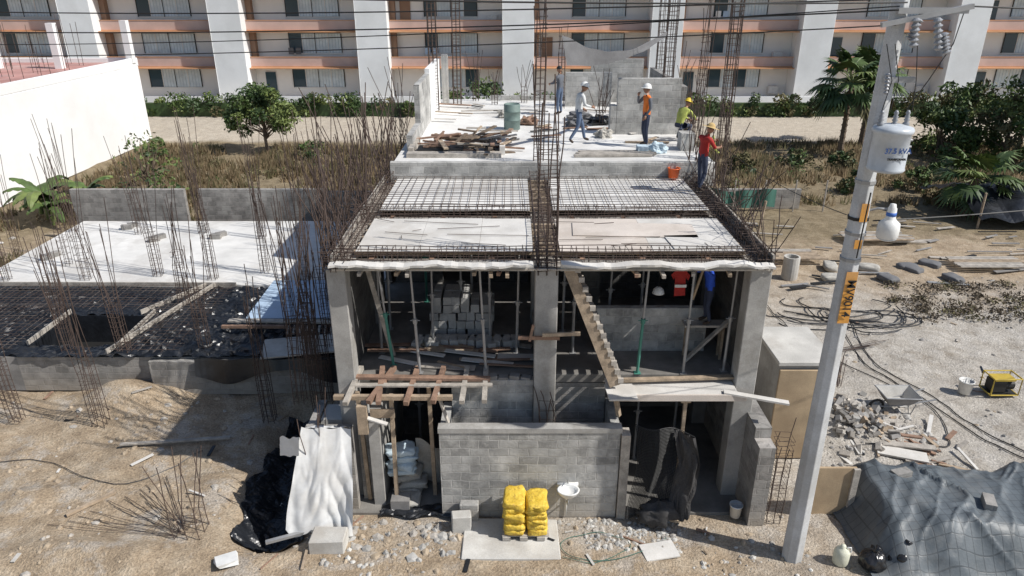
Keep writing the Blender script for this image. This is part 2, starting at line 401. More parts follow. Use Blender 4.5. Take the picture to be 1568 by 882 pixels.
def cagebeam(p, q, w, h, st=.15, r=.009, nl=3):
    p, q = Vector(p), Vector(q); d = (q-p); L = d.length; d.normalize(); sd = d.cross(Vector((0, 0, 1))).normalized()
    for a in np.linspace(-1, 1, nl):
        for b2 in (0, .5, 1):
            pts = []
            for i in range(9):
                t = i/8; pts.append(p+d*(t*(L+.5)-.25*1)+sd*(a*w/2+U(-.015, .015))+Vector((0, 0, b2*h+U(-.02, .02))))
            g.tube(pts, r, REBAR, 4)
    t = 0
    while t < L:
        c = p+d*t; e = d*U(-.04, .04); k = U(.92, 1.06)
        P = [c-sd*w/2*k, c+sd*w/2*k+e, c+sd*w/2+Vector((0, 0, h*k))+e*1.5, c-sd*w/2+Vector((0, 0, h*k))+e*.5, c-sd*w/2*k]
        g.tube(P, .006, REBAR, 4); t += st*U(.6, 1.35)
cagebeam((XL, 13.0, 5.5), (4.9, 13.0, 5.5), .36, .30, .13)
cagebeam((XL, 15.82, 5.5), (4.9, 15.82, 5.5), .36, .30, .13)
cagebeam((XL+.12, 12.9, 5.5), (XL+.12, 19.1, 5.5), .28, .32, .13)
cagebeam((4.8, 12.9, 5.5), (4.8, 19.1, 5.5), .28, .32, .13)
cagebeam((.67, 12.9, 5.5), (.67, 19.1, 5.5), .38, .32, .12)
for i in range(60):
    sx = R.choice([XL+.05, 4.85]); y = U(12.9, 19.2); g.tube([(sx, y, 5.5), (sx+U(-.2, .2), y+U(-.3, .3), 5.9), (sx+U(-.5, .5), y+U(-.7, .7), 5.9+U(.05, .8))], .0075, REBAR, 4)
g.obj('deck_rebar', B)

# balcony timber formwork
g = G()
g.beam((-3.6, 12.5, 2.80), (-1.2, 12.45, 2.82), .1, .09, WOOD); g.beam((-3.3, 13.0, 2.98), (-.45, 12.95, 2.96), .14, .06, WOODR)
g.beam((-3.3, 12.75, 2.93), (-.4, 12.75, 2.93), .12, .04, WOODG)
for x, dx in ((-3.2, -.1), (-2.75, .1), (-2.5, -.35), (-2.0, -.1), (-1.45, -.12), (-.95, -.05), (-.55, .0)):
    g.beam((x, 13.4, 2.98), (x+dx, 12.1+U(0, .2), 2.84), .1, .09, R.choice([WOOD, WOODR, WOODG]))
for x, y in ((-3.1, 12.7), (-2.5, 12.6), (-1.7, 12.9)):
    g.beam((x, y, 0.1 if x < -2.8 else 0), (x+U(-.1, .1), y, 2.8), .08, .08, WOOD)
g.box(-3.1, -2.9, 12.2, 12.3, 2.1, 2.75, WOOD); g.box(-2.9, -2.4, 12.5, 12.54, 2.3, 2.5, WOOD)
g.beam((-3.1, 12.3, 2.5), (-2.5, 12.2, 2.35), .1, .03, PLY); g.beam((-1.5, 12.5, 2.9), (-1.3, 12.45, 2.2), .08, .04, WOODG)
g.obj('balcony_timber_formwork', B)
g = G()
g.box(1.95, 4.6, 12.55, 13.2, 2.80, 2.83, PLY); g.box(1.92, 2.5, 12.3, 12.9, 2.835, 2.87, PLY, rz=.05)
g.box(2.0, 4.75, 12.50, 12.545, 2.70, 2.84, PLYP)
g.beam((2.3, 12.95, 2.93), (4.9, 13.1, 2.93), .12, .05, WOOD); g.beam((4.3, 12.6, 2.86), (5.55, 12.35, 2.75), .14, .04, PLY)
g.beam((2.2, 12.6, 2.3), (2.1, 12.5, 2.8), .08, .08, WOOD); g.beam((3.55, 12.62, 0), (3.55, 12.62, 2.78), .07, .07, WOOD)
g.box(3.45, 3.65, 12.56, 12.7, 2.62, 2.69, WOOD)
for x in (2.3, 3.0, 3.8, 4.4): g.beam((x, 12.56, 2.75), (x, 14.5, 2.75), .08, .08, WOOD)
g.obj('balcony_formwork_panel', B)
g = G()
p, q = Vector((1.08, 12.85, 5.5)), Vector((2.1, 12.7, 2.95)); g.beam(p, q, .05, .22, WOOD, up=(1, 0, .4))
for i in range(13):
    c = p.lerp(q, (i+.5)/13); g.beam(c+Vector((.09, -.02, .03)), c+Vector((.2, -.02, .03)), .06, .1, WOODG)
    g.beam(c+Vector((.1, .0, .02)), c+Vector((.1, .7, .02)), .14, .03, WOODG)
p2, q2 = p+Vector((0, .7, 0)), q+Vector((0, .7, 0)); g.beam(p2, q2, .05, .2, WOOD, up=(1, 0, .4))
g.obj('wooden_site_stair')
g = G()
g.beam((.12, 12.78, 4.0), (.95, 12.78, 3.99), .05, .07, WOODR); g.beam((.6, 12.7, 4.1), (1.35, 12.72, 4.12), .05, .07, WOOD)
g.beam((.35, 12.74, 3.95), (.42, 12.74, 4.3), .05, .05, WOODR)
g.obj('column_clamp_boards', B)

def prop(x, y, z0, z1, mat, lean=0, name='steel_shoring_prop'):
    g = G(); zm = z0+(z1-z0)*.5; xm = x+lean*.5
    g.box(x-.07, x+.07, y-.07, y+.07, z0+.004, z0+.014, mat); g.tube([(x, y, z0), (xm, y, zm)], .032, mat, 8)
    g.tube([(xm, y, zm-.02), (x+lean, y, z1-.02)], .023, STEEL, 8); g.tube([(xm, y, zm-.06), (xm, y, zm+.04)], .05, mat, 8)
    g.tube([(xm-.1, y, zm), (xm+.1, y, zm)], .01, mat, 5); g.box(x+lean-.07, x+lean+.07, y-.07, y+.07, z1-.02, z1-.01, mat)
    g.obj(name)
for x, y, mt, l in ((-2.55, 13.6, GREENS, -.2), (-1.95, 13.3, STEEL, -.08), (-1.8, 14.6, STEEL, .05), (-.55, 13.3, STEEL, -.1), (-.5, 14.7, STEEL, 0), (.1, 14.2, STEEL, .05),
                    (2.65, 13.3, GREENS, .08), (3.62, 13.3, STEEL, .02), (4.5, 13.4, STEEL, .03), (3.0, 15.2, STEEL, 0), (2.2, 14.9, STEEL, .05), (1.35, 14.2, STEEL, 0),
                    (-2.9, 15.4, STEEL, .05), (-1.0, 16.5, STEEL, 0), (-2.2, 17, GREENS, 0), (4.2, 15.2, STEEL, 0), (-2.9, 14.2, STEEL, .03), (-1.2, 15.4, STEEL, .02), (1.2, 15.3, STEEL, .02)):
    prop(x, y, F2, 5.36, mt, l)
for x, y in ((-2.2, 14.5), (2.9, 14.2), (4.0, 15.0)): prop(x, y, .05, 2.7, STEEL, .03)
g = G()
g.beam((3.75, 13.75, 2.95), (4.7, 13.85, 3.95), .1, .05, WOODG); g.beam((4.1, 14.0, 5.4), (3.85, 14.0, 4.3), .06, .04, PLYY)
g.beam((-3.0, 13.7, 5.3), (-2.6, 13.9, 3.0), .1, .04, WOODG)
g.obj('leaning_planks')
BSTK = M('stack_block', (.40, .395, .38), .25, 3)
g = G()
for r in range(5):
    for i in range(7-(r > 2)-(r > 3)*2):
        for k in range(3 if r < 3 else 2):
            x = -1.9+i*.21+U(-.03, .03)+(.1 if r > 2 else 0); y = 15.0+k*.42+U(-.03, .03)
            g.box(x, x+.19, y, y+.39, F2+.003+r*.2, F2+.195+r*.2, BSTK, jit=.01, rz=U(-.06, .06))
for i in range(12): g.box(-2.2+i*.2+U(-.05, .05), -2.02+i*.2, 14.4+U(-.15, .1), 14.75, F2+.003, F2+.19, BSTK, rz=U(-.5, .5))
g.obj('stacked_concrete_blocks', bevel=.006)
g = G()
for i in range(22):
    x = U(-2.9, .2); y = U(13.4, 14.8); a = U(-.35, .35); L = U(.6, 1.6)
    g.beam((x-L/2, y, F2+.03+i*.004), (x+L/2, y+a, F2+.03+i*.004), U(.06, .25), .025, R.choice([WOOD, WOODG, PLY, WOODR]))
g.obj('scrap_boards')
g = G(); g.beam((3.7, 14.0, 3.72), (4.62, 14.0, 3.72), .3, .05, WOODG)
for x in (3.8, 4.55):
    for y in (13.9, 14.1): g.beam((x, y, 2.9), (x, y, 3.69), .05, .05, WOOD)
g.obj('work_trestle')

# ---------------------------------------------------------------- rebar columns
def cage(x, y, z0, h, w=.22, nb=6, lean=(0, 0), stir=.8, spread=.12, r=.0095, name='rebar_column', st=.18):
    g = G(); corner = [(-1, -1), (1, -1), (1, 1), (-1, 1), (0, -1), (0, 1), (-1, 0), (1, 0)][:nb]
    for cx, cy in corner:
        hh = h*U(.68, 1.0); jx, jy = U(-1, 1)*spread, U(-1, 1)*spread; hz = h*stir
        pts = []
        for k in range(7):
            t = k/6; zz = hh*t; o = max(0, (zz-hz*.7)/h)*3; wb = .012
            pts.append((x+cx*w/2+lean[0]*zz/h+jx*o+U(-wb, wb), y+cy*w/2+lean[1]*zz/h+jy*o+U(-wb, wb), z0+zz))
        g.tube(pts, r, REBAR, 4)
    z = .08
    while z < h*stir:
        lx, ly = x+lean[0]*z/h, y+lean[1]*z/h; k = w/2+.01
        g.tube([(lx-k, ly-k, z0+z), (lx+k, ly-k, z0+z+U(-.04, .04)), (lx+k, ly+k, z0+z), (lx-k, ly+k, z0+z+U(-.04, .04)), (lx-k, ly-k, z0+z)], .006, REBAR, 4)
        z += st*U(.6, 1.5)
    g.obj(name)
for a in ((-12.9, 15.9, 0, 4.2, .26, 8, (-.15, 0)), (-10.6, 15.7, 0, 5.5, .3, 8, (-.1, .0)), (-6.6, 11.7, 0, 2.0, .5, 8, (-.25, .1)), (-6.3, 15.9, .0, 4.5, .28, 8, (-.1, 0)), (-5.0, 16.8, .0, 5.2, .28, 8, (-.1, 0)),
          (-13.5, 19.5, 1.1, 3.4, .26, 6, (-.15, 0)), (-10.7, 17.6, 1.1, 4.6, .26, 8, (-.2, .1)), (-8.6, 17.9, 1.1, 3.8, .26, 8, (-.05, .0)), (-15.0, 17.6, 1.1, 4.3, .26, 8, (-.15, 0)), (-12.3, 17.7, 1.1, 3.6, .26, 8, (-.1, 0)),
          (-17.2, 22.6, 1.2, 5.8, .26, 8, (-.1, 0)), (-14.5, 22.7, 1.2, 5.2, .3, 8, (-.05, 0)), (-15.9, 24, 1.2, 4.8, .24, 6, (0, 0)), (-12.2, 23, 1.2, 4.8, .26, 8, (0, 0)), (-10.2, 22.7, 1.2, 5.2, .26, 8, (-.05, 0)), (-10.3, 20.6, 1.2, 4.0, .24, 8, (.1, 0)), (-7.0, 22.6, 1.2, 5.2, .26, 8, (-.05, 0)), (-8.6, 23.3, 1.2, 4.6, .24, 6, (0, 0)), (-16.3, 20.5, 1.1, 4.8, .26, 8, (-.1, 0)),
          (-17.8, 27.8, 1.2, 4.8, .25, 8, (0, 0)), (-15.0, 27.5, 1.2, 4.2, .25, 6, (0, 0)), (-12.5, 27.6, 1.2, 5.2, .25, 8, (0, 0)), (-9.9, 27, 1.2, 4.8, .25, 6, (0, 0)), (-7.6, 27.5, 1.2, 5.0, .25, 8, (0, 0)), (-6.3, 18.4, 1.1, 4.8, .26, 8, (0, 0)), (-19.5, 24, 0, 5.4, .26, 8, (0, 0)), (-20.5, 28, 0, 5.0, .26, 8, (0, 0)), (-5.6, 20.5, 1.1, 5.0, .26, 8, (0, 0)), (-5.4, 25, 1.1, 5.4, .26, 8, (0, 0))):
    cage(*a, stir=U(.3, .55), spread=.2, r=.0105)
for y in (12.9, 13.5, 14.2, 15.0, 15.8, 16.6, 17.5, 18.4, 19.2, 20.5, 22.0, 24):
    cage(XL-.05+U(-.15, .1), y, 5.4, U(1.9, 3.3), .24, 8, (U(-.3, 0), 0), stir=.22, spread=.34)
for y in (13.6, 14.6, 15.5, 16.3, 17, 18.6, 19.7, 21, 23.2, 25.5): cage(XL-.9+U(-.7, .2), y, 2.0, U(4.6, 6.2), .22, 6, (U(-.3, .1), 0), stir=.45, spread=.3)
for y in (13.0, 14.6, 15.9, 17.6, 19.3): cage(4.95+U(-.1, .1), y, 5.4, U(1.3, 2.6), .24, 8, (U(-.05, .3), 0), stir=.25, spread=.35)
for x, y, h in ((5.3, 20.5, 3.0), (5.5, 22.5, 2.8), (5.9, 24.5, 3.2), (5.9, 27, 3.5), (5.6, 18.6, 3.0)): cage(x, y, 5.2, h, .22, 6, (.15, 0), stir=.4, spread=.3)
cage(.68, 13.05, 5.3, 4.1, .36, 8, (0, 0), stir=.62, spread=.1, r=.012, st=.11)
cage(.72, 19.4, 5.9, 4.8, .26, 8, (.05, 0), stir=.85, r=.012, st=.12)
cage(-2.95, 28, 6.0, 5.4, .3, 8, (0, 0), stir=.95, st=.12, r=.012); cage(-2.2, 29.6, 6.0, 5.6, .3, 8, (.05, 0), stir=.95, st=.12, r=.012)
cage(5.1, 24.3, 7.5, 4.7, .3, 8, (0, 0), stir=.95, r=.012, st=.12); cage(5.65, 28.5, 6, 5.7, .3, 8, (0, 0), stir=.9, st=.12, r=.012)
cage(5.75, 19.6, 5.3, 5.9, .26, 8, (0, 0), stir=.95, r=.012, st=.12); cage(5.5, 21.4, 6, 5.5, .24, 6, (0, 0), stir=.6, r=.01); cage(1.9, 28.6, 6, 3.5, .24, 6, stir=.8)
for x, y in ((-.7, 29.5), (.5, 30), (3.0, 25), (3.4, 27.5), (-1.5, 30.5)): cage(x, y, 6, U(1.2, 2.2), .22, 6, stir=.4, spread=.2)
cage(5.5, 12.15, 0, 2.3, .3, 6, (.05, .1), stir=.9, st=.12); cage(.72, 12.6, 2.0, .9, .3, 6, stir=.6)
cage(-4.0, 12.2, 0.1, 2.9, .24, 6, (-.1, .2), stir=.5); cage(-4.4, 14.2, 0, 4.9, .26, 8, (-.1, 0), stir=.9)

# ---------------------------------------------------------------- left foundation platform
P = empty('foundation_platform')
g = G()
g.box(-18.2, -3.6, 22.2, 29.2, 1.02, 1.2, CONCW)
g.box(-18.2, -3.6, 22.3, 29.1, -.2, 1.015, CONCD)
g.obj('concrete_slab', P, bevel=.02)
def crumple(x0, x1, y0, y1, z, amp, mat, name, parent=None, sc=2.2, n=60):
    g = G()
    def f(u, v):
        x = x0+(x1-x0)*u; y = y0+(y1-y0)*v; q = Vector((x*sc, y*sc, z))
        return (x+.1*noise.noise(q), y+.12*noise.noise(q+Vector((5, 5, 5))), z+amp*(abs(noise.noise(q))+.6*abs(noise.noise(q*2.3))+.35*abs(noise.noise(q*5))))
    g.grid(f, n, int(n*(y1-y0)/(x1-x0))+2, mat); return g.obj(name, parent, smooth=False)
g = G()
g.box(-15.5, -13.6, 17.4, 22.1, .0, 1.05, CONCD); g.box(-13.6, -11.0, 17.4, 18.0, 0, 1.05, BLOCKD); g.box(-13.6, -11.0, 20.0, 22.1, 0, 1.05, CONCD)
g.box(-11.0, -3.7, 17.4, 22.1, 0, 1.05, BLOCKD); g.box(-13.6, -11, 18.0, 20.0, -.1, .2, BLK)  # pit floor made black, its shade put into the colour
for x0, x1, y0, y1 in ((-13.598, -13.56, 18.0, 20.0), (-11.04, -11.002, 18, 20), (-13.55, -11.05, 19.96, 19.998)): g.box(x0, x1, y0, y1, .2, 1.1, BLACKP)
g.box(-9.9, -3.7, 17.2, 17.395, 0, 1.02, BLOCKD)
g.obj('lower_block_base', P)
crumple(-18.0, -13.6, 17.4, 22.1, 1.02, .16, BLACKP, 'black_liner', P, n=54); crumple(-13.7, -11, 20.0, 22.1, 1.06, .14, BLACKP, 'black_liner', P, n=36)
crumple(-10.95, -4.2, 17.3, 22.1, 1.06, .2, BLACKP, 'black_liner', P, n=90); crumple(-13.6, -10.9, 17.3, 17.95, 1.06, .14, BLACKP, 'black_liner', P, n=30)
g = G()
g.grid(lambda u, v: (-8.6+4.6*u, 17.13-.10*v+.05*math.sin(u*23), 1.14-.7*v*(.7+.3*math.sin(u*9))), 50, 8, BLACKP); g.obj('hanging_liner', P)
g = G(); g.box(-18.1, -15.5, 17.4, 22.1, -.1, 1.0, CONCD); g.obj('side_base', P)
g = G()
for a, b2 in (((-18.3, 22.15, 1.25), (-9.2, 22.1, 1.25)), ((-9.9, 22.1, 1.26), (-11.1, 17.4, 1.22)), ((-10.2, 22.1, 1.24), (-11.4, 20, 1.2)), ((-13.6, 17.95, 1.2), (-13.6, 20.1, 1.2)), ((-11, 17.95, 1.2), (-11, 20.1, 1.2))):
    g.beam(a, b2, .045, .14, WOODG)
g.beam((-8.3, 19.0, 1.4), (-4.5, 18.9, 1.4), .2, .05, WOODG); g.beam((-8.4, 18.7, 1.35), (-6.5, 18.7, 1.35), .1, .08, WOODR)
g.box(-6.8, -4.5, 17.0, 18.1, 1.32, 1.36, CONCL, rz=.2)
for i in range(10): g.beam((-6.4+i*.18, 18.3, 1.32), (-6.5+i*.18, 18.8, 1.32), .06, .05, WOODG)
g.obj('edge_formwork_boards', P)
g = G()
for zone in ((-17.8, -11.1, 20.2, 22.0), (-17.8, -13.8, 17.5, 20.4), (-10.9, -9.2, 17.4, 22.0)):
    bargrid(*zone, 1.26, st=.19, r=.007)
g.obj('foundation_rebar_mesh', P)
g = G(); g.box(-7.9, -4.8, 19.2, 22.15, 1.36, 1.39, BLUEB, rz=.02); g.obj('plywood_sheet')  # unpainted pale sheet; blue shade tint comes from the material colour
g = G()
for i in range(4):
    x, y = [(-16, 28), (-14.2, 26.5), (-11.9, 26.8), (-17.2, 24.5)][i]; g.box(x, x+.4, y, y+.2, 1.2, 1.4, BLOCKD, rz=U(0, 1)); g.box(x+.1, x+.5, y+.3, y+.5, 1.2, 1.38, BLOCKD, rz=U(0, 1))
g.tube([(-17.8, 23, 1.2), (-17.8, 23, 1.5)], .12, WHT, 12); g.obj('loose_blocks')
g = G(); g.box(-19, -14.1, 30, 30.2, 0, 2.35, BLOCKD); g.obj('block_wall')
g = G(); g.box(-13.6, -8.0, 30.2, 30.4, 0, 2.3, BLOCKD); g.box(-7.99, -3.7, 30.2, 30.4, 0, 2.2, BLOCKD); g.obj('block_wall')

# trench plastic
g = G()
def f(u, v):
    y = 11.5+v*4.9; cx = -5.2-.1*(y-13.5); x = cx+(u-.5)*(1.3+.35*math.sin(v*5)+.35*noise.noise(Vector((v*9, u*2, 0)))); q = Vector((x*2.5, y*2.5, 0))
    return (x+.08*noise.noise(q*1.7), y, gh(x, y)+.03+.12*abs(noise.noise(q))+.07*abs(noise.noise(q*2.5))+.03*abs(noise.noise(q*6)))
g.grid(f, 50, 140, BLACKP); g.obj('black_plastic_sheet')
# white tarp
g = G()
def f(u, v):
    sc_ = .05*abs(math.sin(u*math.pi*2.5))
    top = Vector((-4.28+1.0*u, 12.36, 2.20-sc_)); bot = Vector((-4.66+1.46*u, 11.80, .08+.15*noise.noise(Vector((u*3.2, 0, 9)))+.30*max(0, .3-u)))
    p = top.lerp(bot, v); w = .10+v*.9
    fold = .24*noise.noise(Vector((u*2.6+v*.9, v*1.1, 1)))+.10*abs(noise.noise(Vector((u*5-v*2.2, v*1.8+u, 5))))+.05*abs(noise.noise(Vector((u*7+v*4, v*3-u*2, 2))))
    return (p.x+.12*noise.noise(Vector((u*2.5, v*2.2, 4)))*v, p.y-fold*w-.16*math.sin(v*2.6)-.03, p.z-.05*noise.noise(Vector((u*4, v*4, 8)))*v)
g.grid(f, 70, 60, TARPW)
def f2(u, v):
    return (-4.72+.46*u-.05*v, 12.25-.2*u, 2.0-.45*v+.15*u+.08*noise.noise(Vector((u*3, v*3, 0))))
g.grid(f2, 12, 12, TARPW)
g.grid(lambda u, v: (-4.2+.9*u, 12.34+.28*v, 2.17+.05*noise.noise(Vector((u*6, v*3, 1)))-.12*v), 24, 8, TARPW)
g.obj('white_tarp', smooth=True)
g = G(); g.box(-4.05, -3.35, 11.15, 11.6, -.05, .30, CONCL, jit=.015); g.obj('concrete_block_step', bevel=.02)
g = G(); g.box(-1.0, .95, 10.95, 12.1, -.05, .07, CONCL, jit=.03); g.box(-1.25, -.85, 11.7, 11.95, .0, .42, CONCL, rz=.1, jit=.01); g.box(-1.1, -.7, 12.0, 12.18, 0, .5, BLOCK); g.obj('concrete_pad', bevel=.02)
def sack(g, c, L, W, H, mat, rz=0, seed=0, ex=.45, nz=.14):
    n = 12; vs = []; c0, s0 = math.cos(rz), math.sin(rz); m2 = 28
    for j in range(n+1):
        for i in range(m2):
            a = math.pi*j/n; t = 2*math.pi*i/m2
            d = [math.sin(a)*math.cos(t), math.sin(a)*math.sin(t), math.cos(a)]
            d = [math.copysign(abs(q)**ex, q) for q in d]
            k = 1+nz*noise.noise(Vector(d)*2+Vector((seed, 0, 0)))
            x, y, z = d[0]*L/2*k, d[1]*W/2*k, d[2]*H/2*(k+.25*nz*noise.noise(Vector(d)*5+Vector((seed, 2, 0))))
            z -= .10*H*(d[0]*d[0])**2
            vs.append((c[0]+x*c0-y*s0, c[1]+x*s0+y*c0, c[2]+z))
    fs = [(j*m2+i, (j+1)*m2+i, (j+1)*m2+(i+1) % m2, j*m2+(i+1) % m2) for j in range(n) for i in range(m2)]
    g.add(vs, fs, mat)
g = G()
for i in range(6):
    sack(g, (.05+U(-.02, .02), 11.75+U(-.04, .04), .26+i*.125), .44, .62, .16, YELL, U(-.09, .09), i*3.3, .36, .2)
    sack(g, (.49+U(-.02, .02), 11.72+U(-.04, .04), .25+i*.12), .42, .6, .155, YELL, U(-.09, .09), i*2.7+20, .36, .2)
g.obj('yellow_cement_bags', smooth=True)
g = G()
for x in (-.15, .2, .55): g.box(x-.04, x+.12, 11.42, 12.0, .07, .155, BLOCK)
g.box(-.2, .75, 11.45, 12.02, .156, .175, WOODG); g.obj('bag_support_pallet')
g = G()
for i, (x, y, z, mt) in enumerate(((-2.3, 13.0, .15, SACK), (-2.2, 13.05, .3, SACK), (-2.35, 13.1, .45, SACK), (-2.3, 13.1, .6, SACK), (-2.4, 12.9, .9, SACKB), (-2.35, 12.95, 1.05, SACKB), (-2.42, 12.95, 1.22, SACKB), (-2.3, 12.6, .14, SACK), (-2.4, 12.9, .76, SACKB))):
    sack(g, (x, y, z), .62, .42, .17, mt, U(-.4, .4), i, .4, .3)
g.obj('cement_bags', smooth=True)
g = G()
def f(u, v): return (-2.1+.75*u, 13.3-.2*v, .1+1.3*v*(1-.3*u)+.05*math.sin(u*9))
g.grid(f, 10, 12, SACK); g.box(-2.6, -2.2, 12.35, 12.65, .0, .3, CONCD); g.obj('draped_sheet')
g = G()
g.grid(lambda u, v: (-2.8+1.6*u, 12.15+.35*v+.05*math.sin(u*11), .06+.1*abs(noise.noise(Vector((u*6, v*3, 0))))), 30, 8, BLACKP); g.obj('black_plastic_sheet')
g = G()
cx, cy, cz = 1.16, 12.0, .86
g.lathe([(.03, -.16), (.12, -.13), (.19, -.05), (.22, .02), (.225, .035), (.19, .035), (.16, -.02), (.08, -.07), (.01, -.08)], (cx, cy, cz), WHT, 20, 1.05, .85)
g.box(cx-.22, cx+.22, cy+.15, 12.215, cz-.02, cz+.06, WHT); g.tube([(cx, cy, cz-.15), (cx, cy, cz-.35), (cx, 12.2, cz-.4)], .02, STEEL, 8)
g.tube([(cx, 12.17, cz+.05), (cx, 12.17, cz+.15), (cx, 12.06, cz+.15)], .012, STEEL, 6); g.tube([(cx, 12.19, cz-.1), (cx-.02, 12.19, .05)], .018, WHT, 6)
g.obj('wall_sink', smooth=True)
g = G()
def net(u, v): return Vector((2.48+1.2*u+.08*math.sin(v*5)+.12*v*u, 12.2-.12*math.sin(u*7+v*2)-.1*v, 2.35-2.2*v-.25*u*(1-v)))
for i in range(40): g.tube([net(i/39, k/14) for k in range(15)], .007, BLK, 3)
for k in range(62): g.tube([net(i/10, k/61) for i in range(11)], .007, BLK, 3)
def f(u, v):
    q = net(.66+.34*u, v); return (q.x+.07*noise.noise(Vector((u*3, v*4, 0))), q.y-.14*abs(noise.noise(Vector((u*4+v, v*3, 2))))-.03, q.z)
g.grid(f, 16, 30, NETB); g.obj('debris_netting')
g = G(); g.blob((3.05, 12.0, .3), (.42, .26, .28), NETB, .35, 4); g.obj('filled_sack', smooth=True)
def bucket(x, y, z, mat, r=.15, h=.34, name='plastic_bucket'):
    g = G(); g.lathe([(r*.8, 0), (r, h), (r+.012, h), (r+.012, h-.02), (r*1.0, h-.025), (r*.95, h), (r*.78, .02)], (x, y, z), mat, 18)
    g.tube([(x-r, y, z+h), (x-r*.7, y-.1, z+h+.1), (x, y-.14, z+h+.13), (x+r*.7, y-.1, z+h+.1), (x+r, y, z+h)], .005, STEEL, 4); g.obj(name, smooth=True)
bucket(4.75, 12.2, .05, WHT, .13, .3); bucket(12.6, 17.3, .0, WHT, .19, .38); bucket(4.35, 19.0, 5.66, ORNG, .16, .28)

# roof clutter
g = G()
for i in range(60):
    x = U(-2.3, -.1); y = U(20.4, 22.4); a = U(-.5, .5) if R.random() < .6 else U(1, 2); L = U(.5, 1.5); z = 6.05+.45*R.random()*(1-abs(x+1)/2)
    g.beam((x-L/2*math.cos(a), y-L/2*math.sin(a), z), (x+L/2*math.cos(a), y+L/2*math.sin(a), z+U(-.1, .15)), U(.06, .14), .04, R.choice([WOOD, WOODR, WOODR, BARK, WOODG]))
g.obj('timber_pile')
g = G(); g.box(-2.95, -.3, 19.9, 20.25, 6.0, 6.12, WOODG); g.box(-2.7, -1.4, 20.26, 20.9, 6.0, 6.16, BLK); g.box(-2.95, -2.8, 20.26, 22, 6, 6.2, WOODG); g.box(-.35, -.2, 20.26, 21.6, 6, 6.25, PLY); g.obj('opening_formwork')
g = G(); g.lathe([(.26, 0), (.27, .02), (.27, .3), (.285, .31), (.27, .33), (.27, .58), (.285, .59), (.27, .61), (.27, .82), (.25, .84), (.25, .81)], (-.0, 24.2, 6.0), BARREL, 20); g.obj('water_drum', smooth=True)
g = G()
for i in range(30):
    x = U(1.0, 5.0) if i < 20 else U(-2.4, 1); y = U(20.2, 28) if i < 20 else U(23, 29); a = U(-.6, .6); L = U(.3, 1.5)
    g.beam((x-L/2, y-a/2, 6.03+i*.003), (x+L/2, y+a/2, 6.03+i*.003), U(.06, .18), .03, R.choice([WOOD, WOODG, PLY, BLK, WOODR]))
g.obj('loose_boards')
g = G()
for i in range(5): g.beam((1.7+U(0, .3), 20.0+i*.12, 6.05), (3.9+U(0, .3), 20.05+i*.12, 6.05), .1, .07, WOODG)
g.box(4.9, 5.3, 20.8, 21.3, 6.0, 6.5, BLOCK); g.box(3.6, 3.9, 20.4, 20.8, 6.0, 6.2, SACKB)
g.obj('timber_stack')
for (x, y, mt, r) in ((4.2, 20.6, SACKB, .26), (2.4, 26.0, SHADE, .45), (3.0, 25.2, BLACKP, .4), (.6, 25.0, WOODR, .3), (2.9, 22.8, SACK, .25), (2.2, 24.6, SHADE, .3), (-.2, 26.5, SACK, .28)):
    g = G(); g.blob((x, y, 6.10), (r, r*.7, .18), mt, .5, x*3.1, 14); g.obj('construction_sack')
g = G()
A, Bq, C, D = Vector((1.30, 19.8, 9.25)), Vector((4.75, 23.3, 9.15)), Vector((4.7, 23.3, 9.0)), Vector((1.45, 19.8, 8.5))
def f(u, v):
    p = A.lerp(Bq, u).lerp(D.lerp(C, u), v); sag = .5*math.sin(u*math.pi)*(1-.35*v)
    return (p.x, p.y+.15*math.sin(u*5)*v, p.z-sag+.05*noise.noise(Vector((u*7, v*3, 0))))
g.grid(f, 30, 12, SHADE); g.obj('shade_sail', smooth=True)

# ---------------------------------------------------------------- right side objects
g = G(); g.box(6.1, 7.35, 14.35, 16.1, 0, 2.5, CONC); g.box(6.05, 7.4, 14.3, 16.15, 2.5, 2.6, CONCL)
g.box(6.08, 6.95, 14.25, 14.3, 0.02, 2.42, PLYY); g.box(6.97, 7.37, 14.25, 14.3, .02, 2.42, PLYY); g.obj('plywood_clad_cistern', bevel=.01)
g = G(); g.box(6.25, 7.2, 12.3, 12.36, 0, 1.2, PLYY); g.box(6.15, 6.25, 12.2, 12.35, 0, 1.25, WOOD); g.box(7.12, 7.25, 12.24, 12.299, 0, 1.2, WOODG); g.obj('plywood_hoarding')
g = G()
def f(u, v):
    x = 6.9+6.0*u; y = 10.15+3.3*v
    e = (sstep(0, .12, u))*(sstep(0, .28, v))*(sstep(1, .8, v)); q = Vector((x, y, 0))
    h = e*(.80+.14*noise.noise(q*.8)+.05*math.sin(x*1.7+y))
    r1 = 1-abs(noise.noise(Vector((x*.9+y*.8, y*.35-x*.3, 2))*1.3))*2.2; r2 = 1-abs(noise.noise(Vector((x*1.9-y*1.3, y*.8, 7))))*2.5
    fold = .11*max(0, r1)**4+.05*max(0, r2)**4
    return (x+.12*noise.noise(q*1.6), y+.15*noise.noise(q*1.5+Vector((4, 4, 4))), .05+h+fold*(e*.8+.25))
g.grid(f, 150, 90, TARPG); g.obj('tarp_covered_pile', smooth=True)
g = G()
for x, y, a in ((8.0, 12.3, .3), (9.3, 11.4, 1.2)): g.box(x, x+.4, y, y+.2, .88, 1.06, BLOCKD, rz=a)
g.obj('weight_blocks')
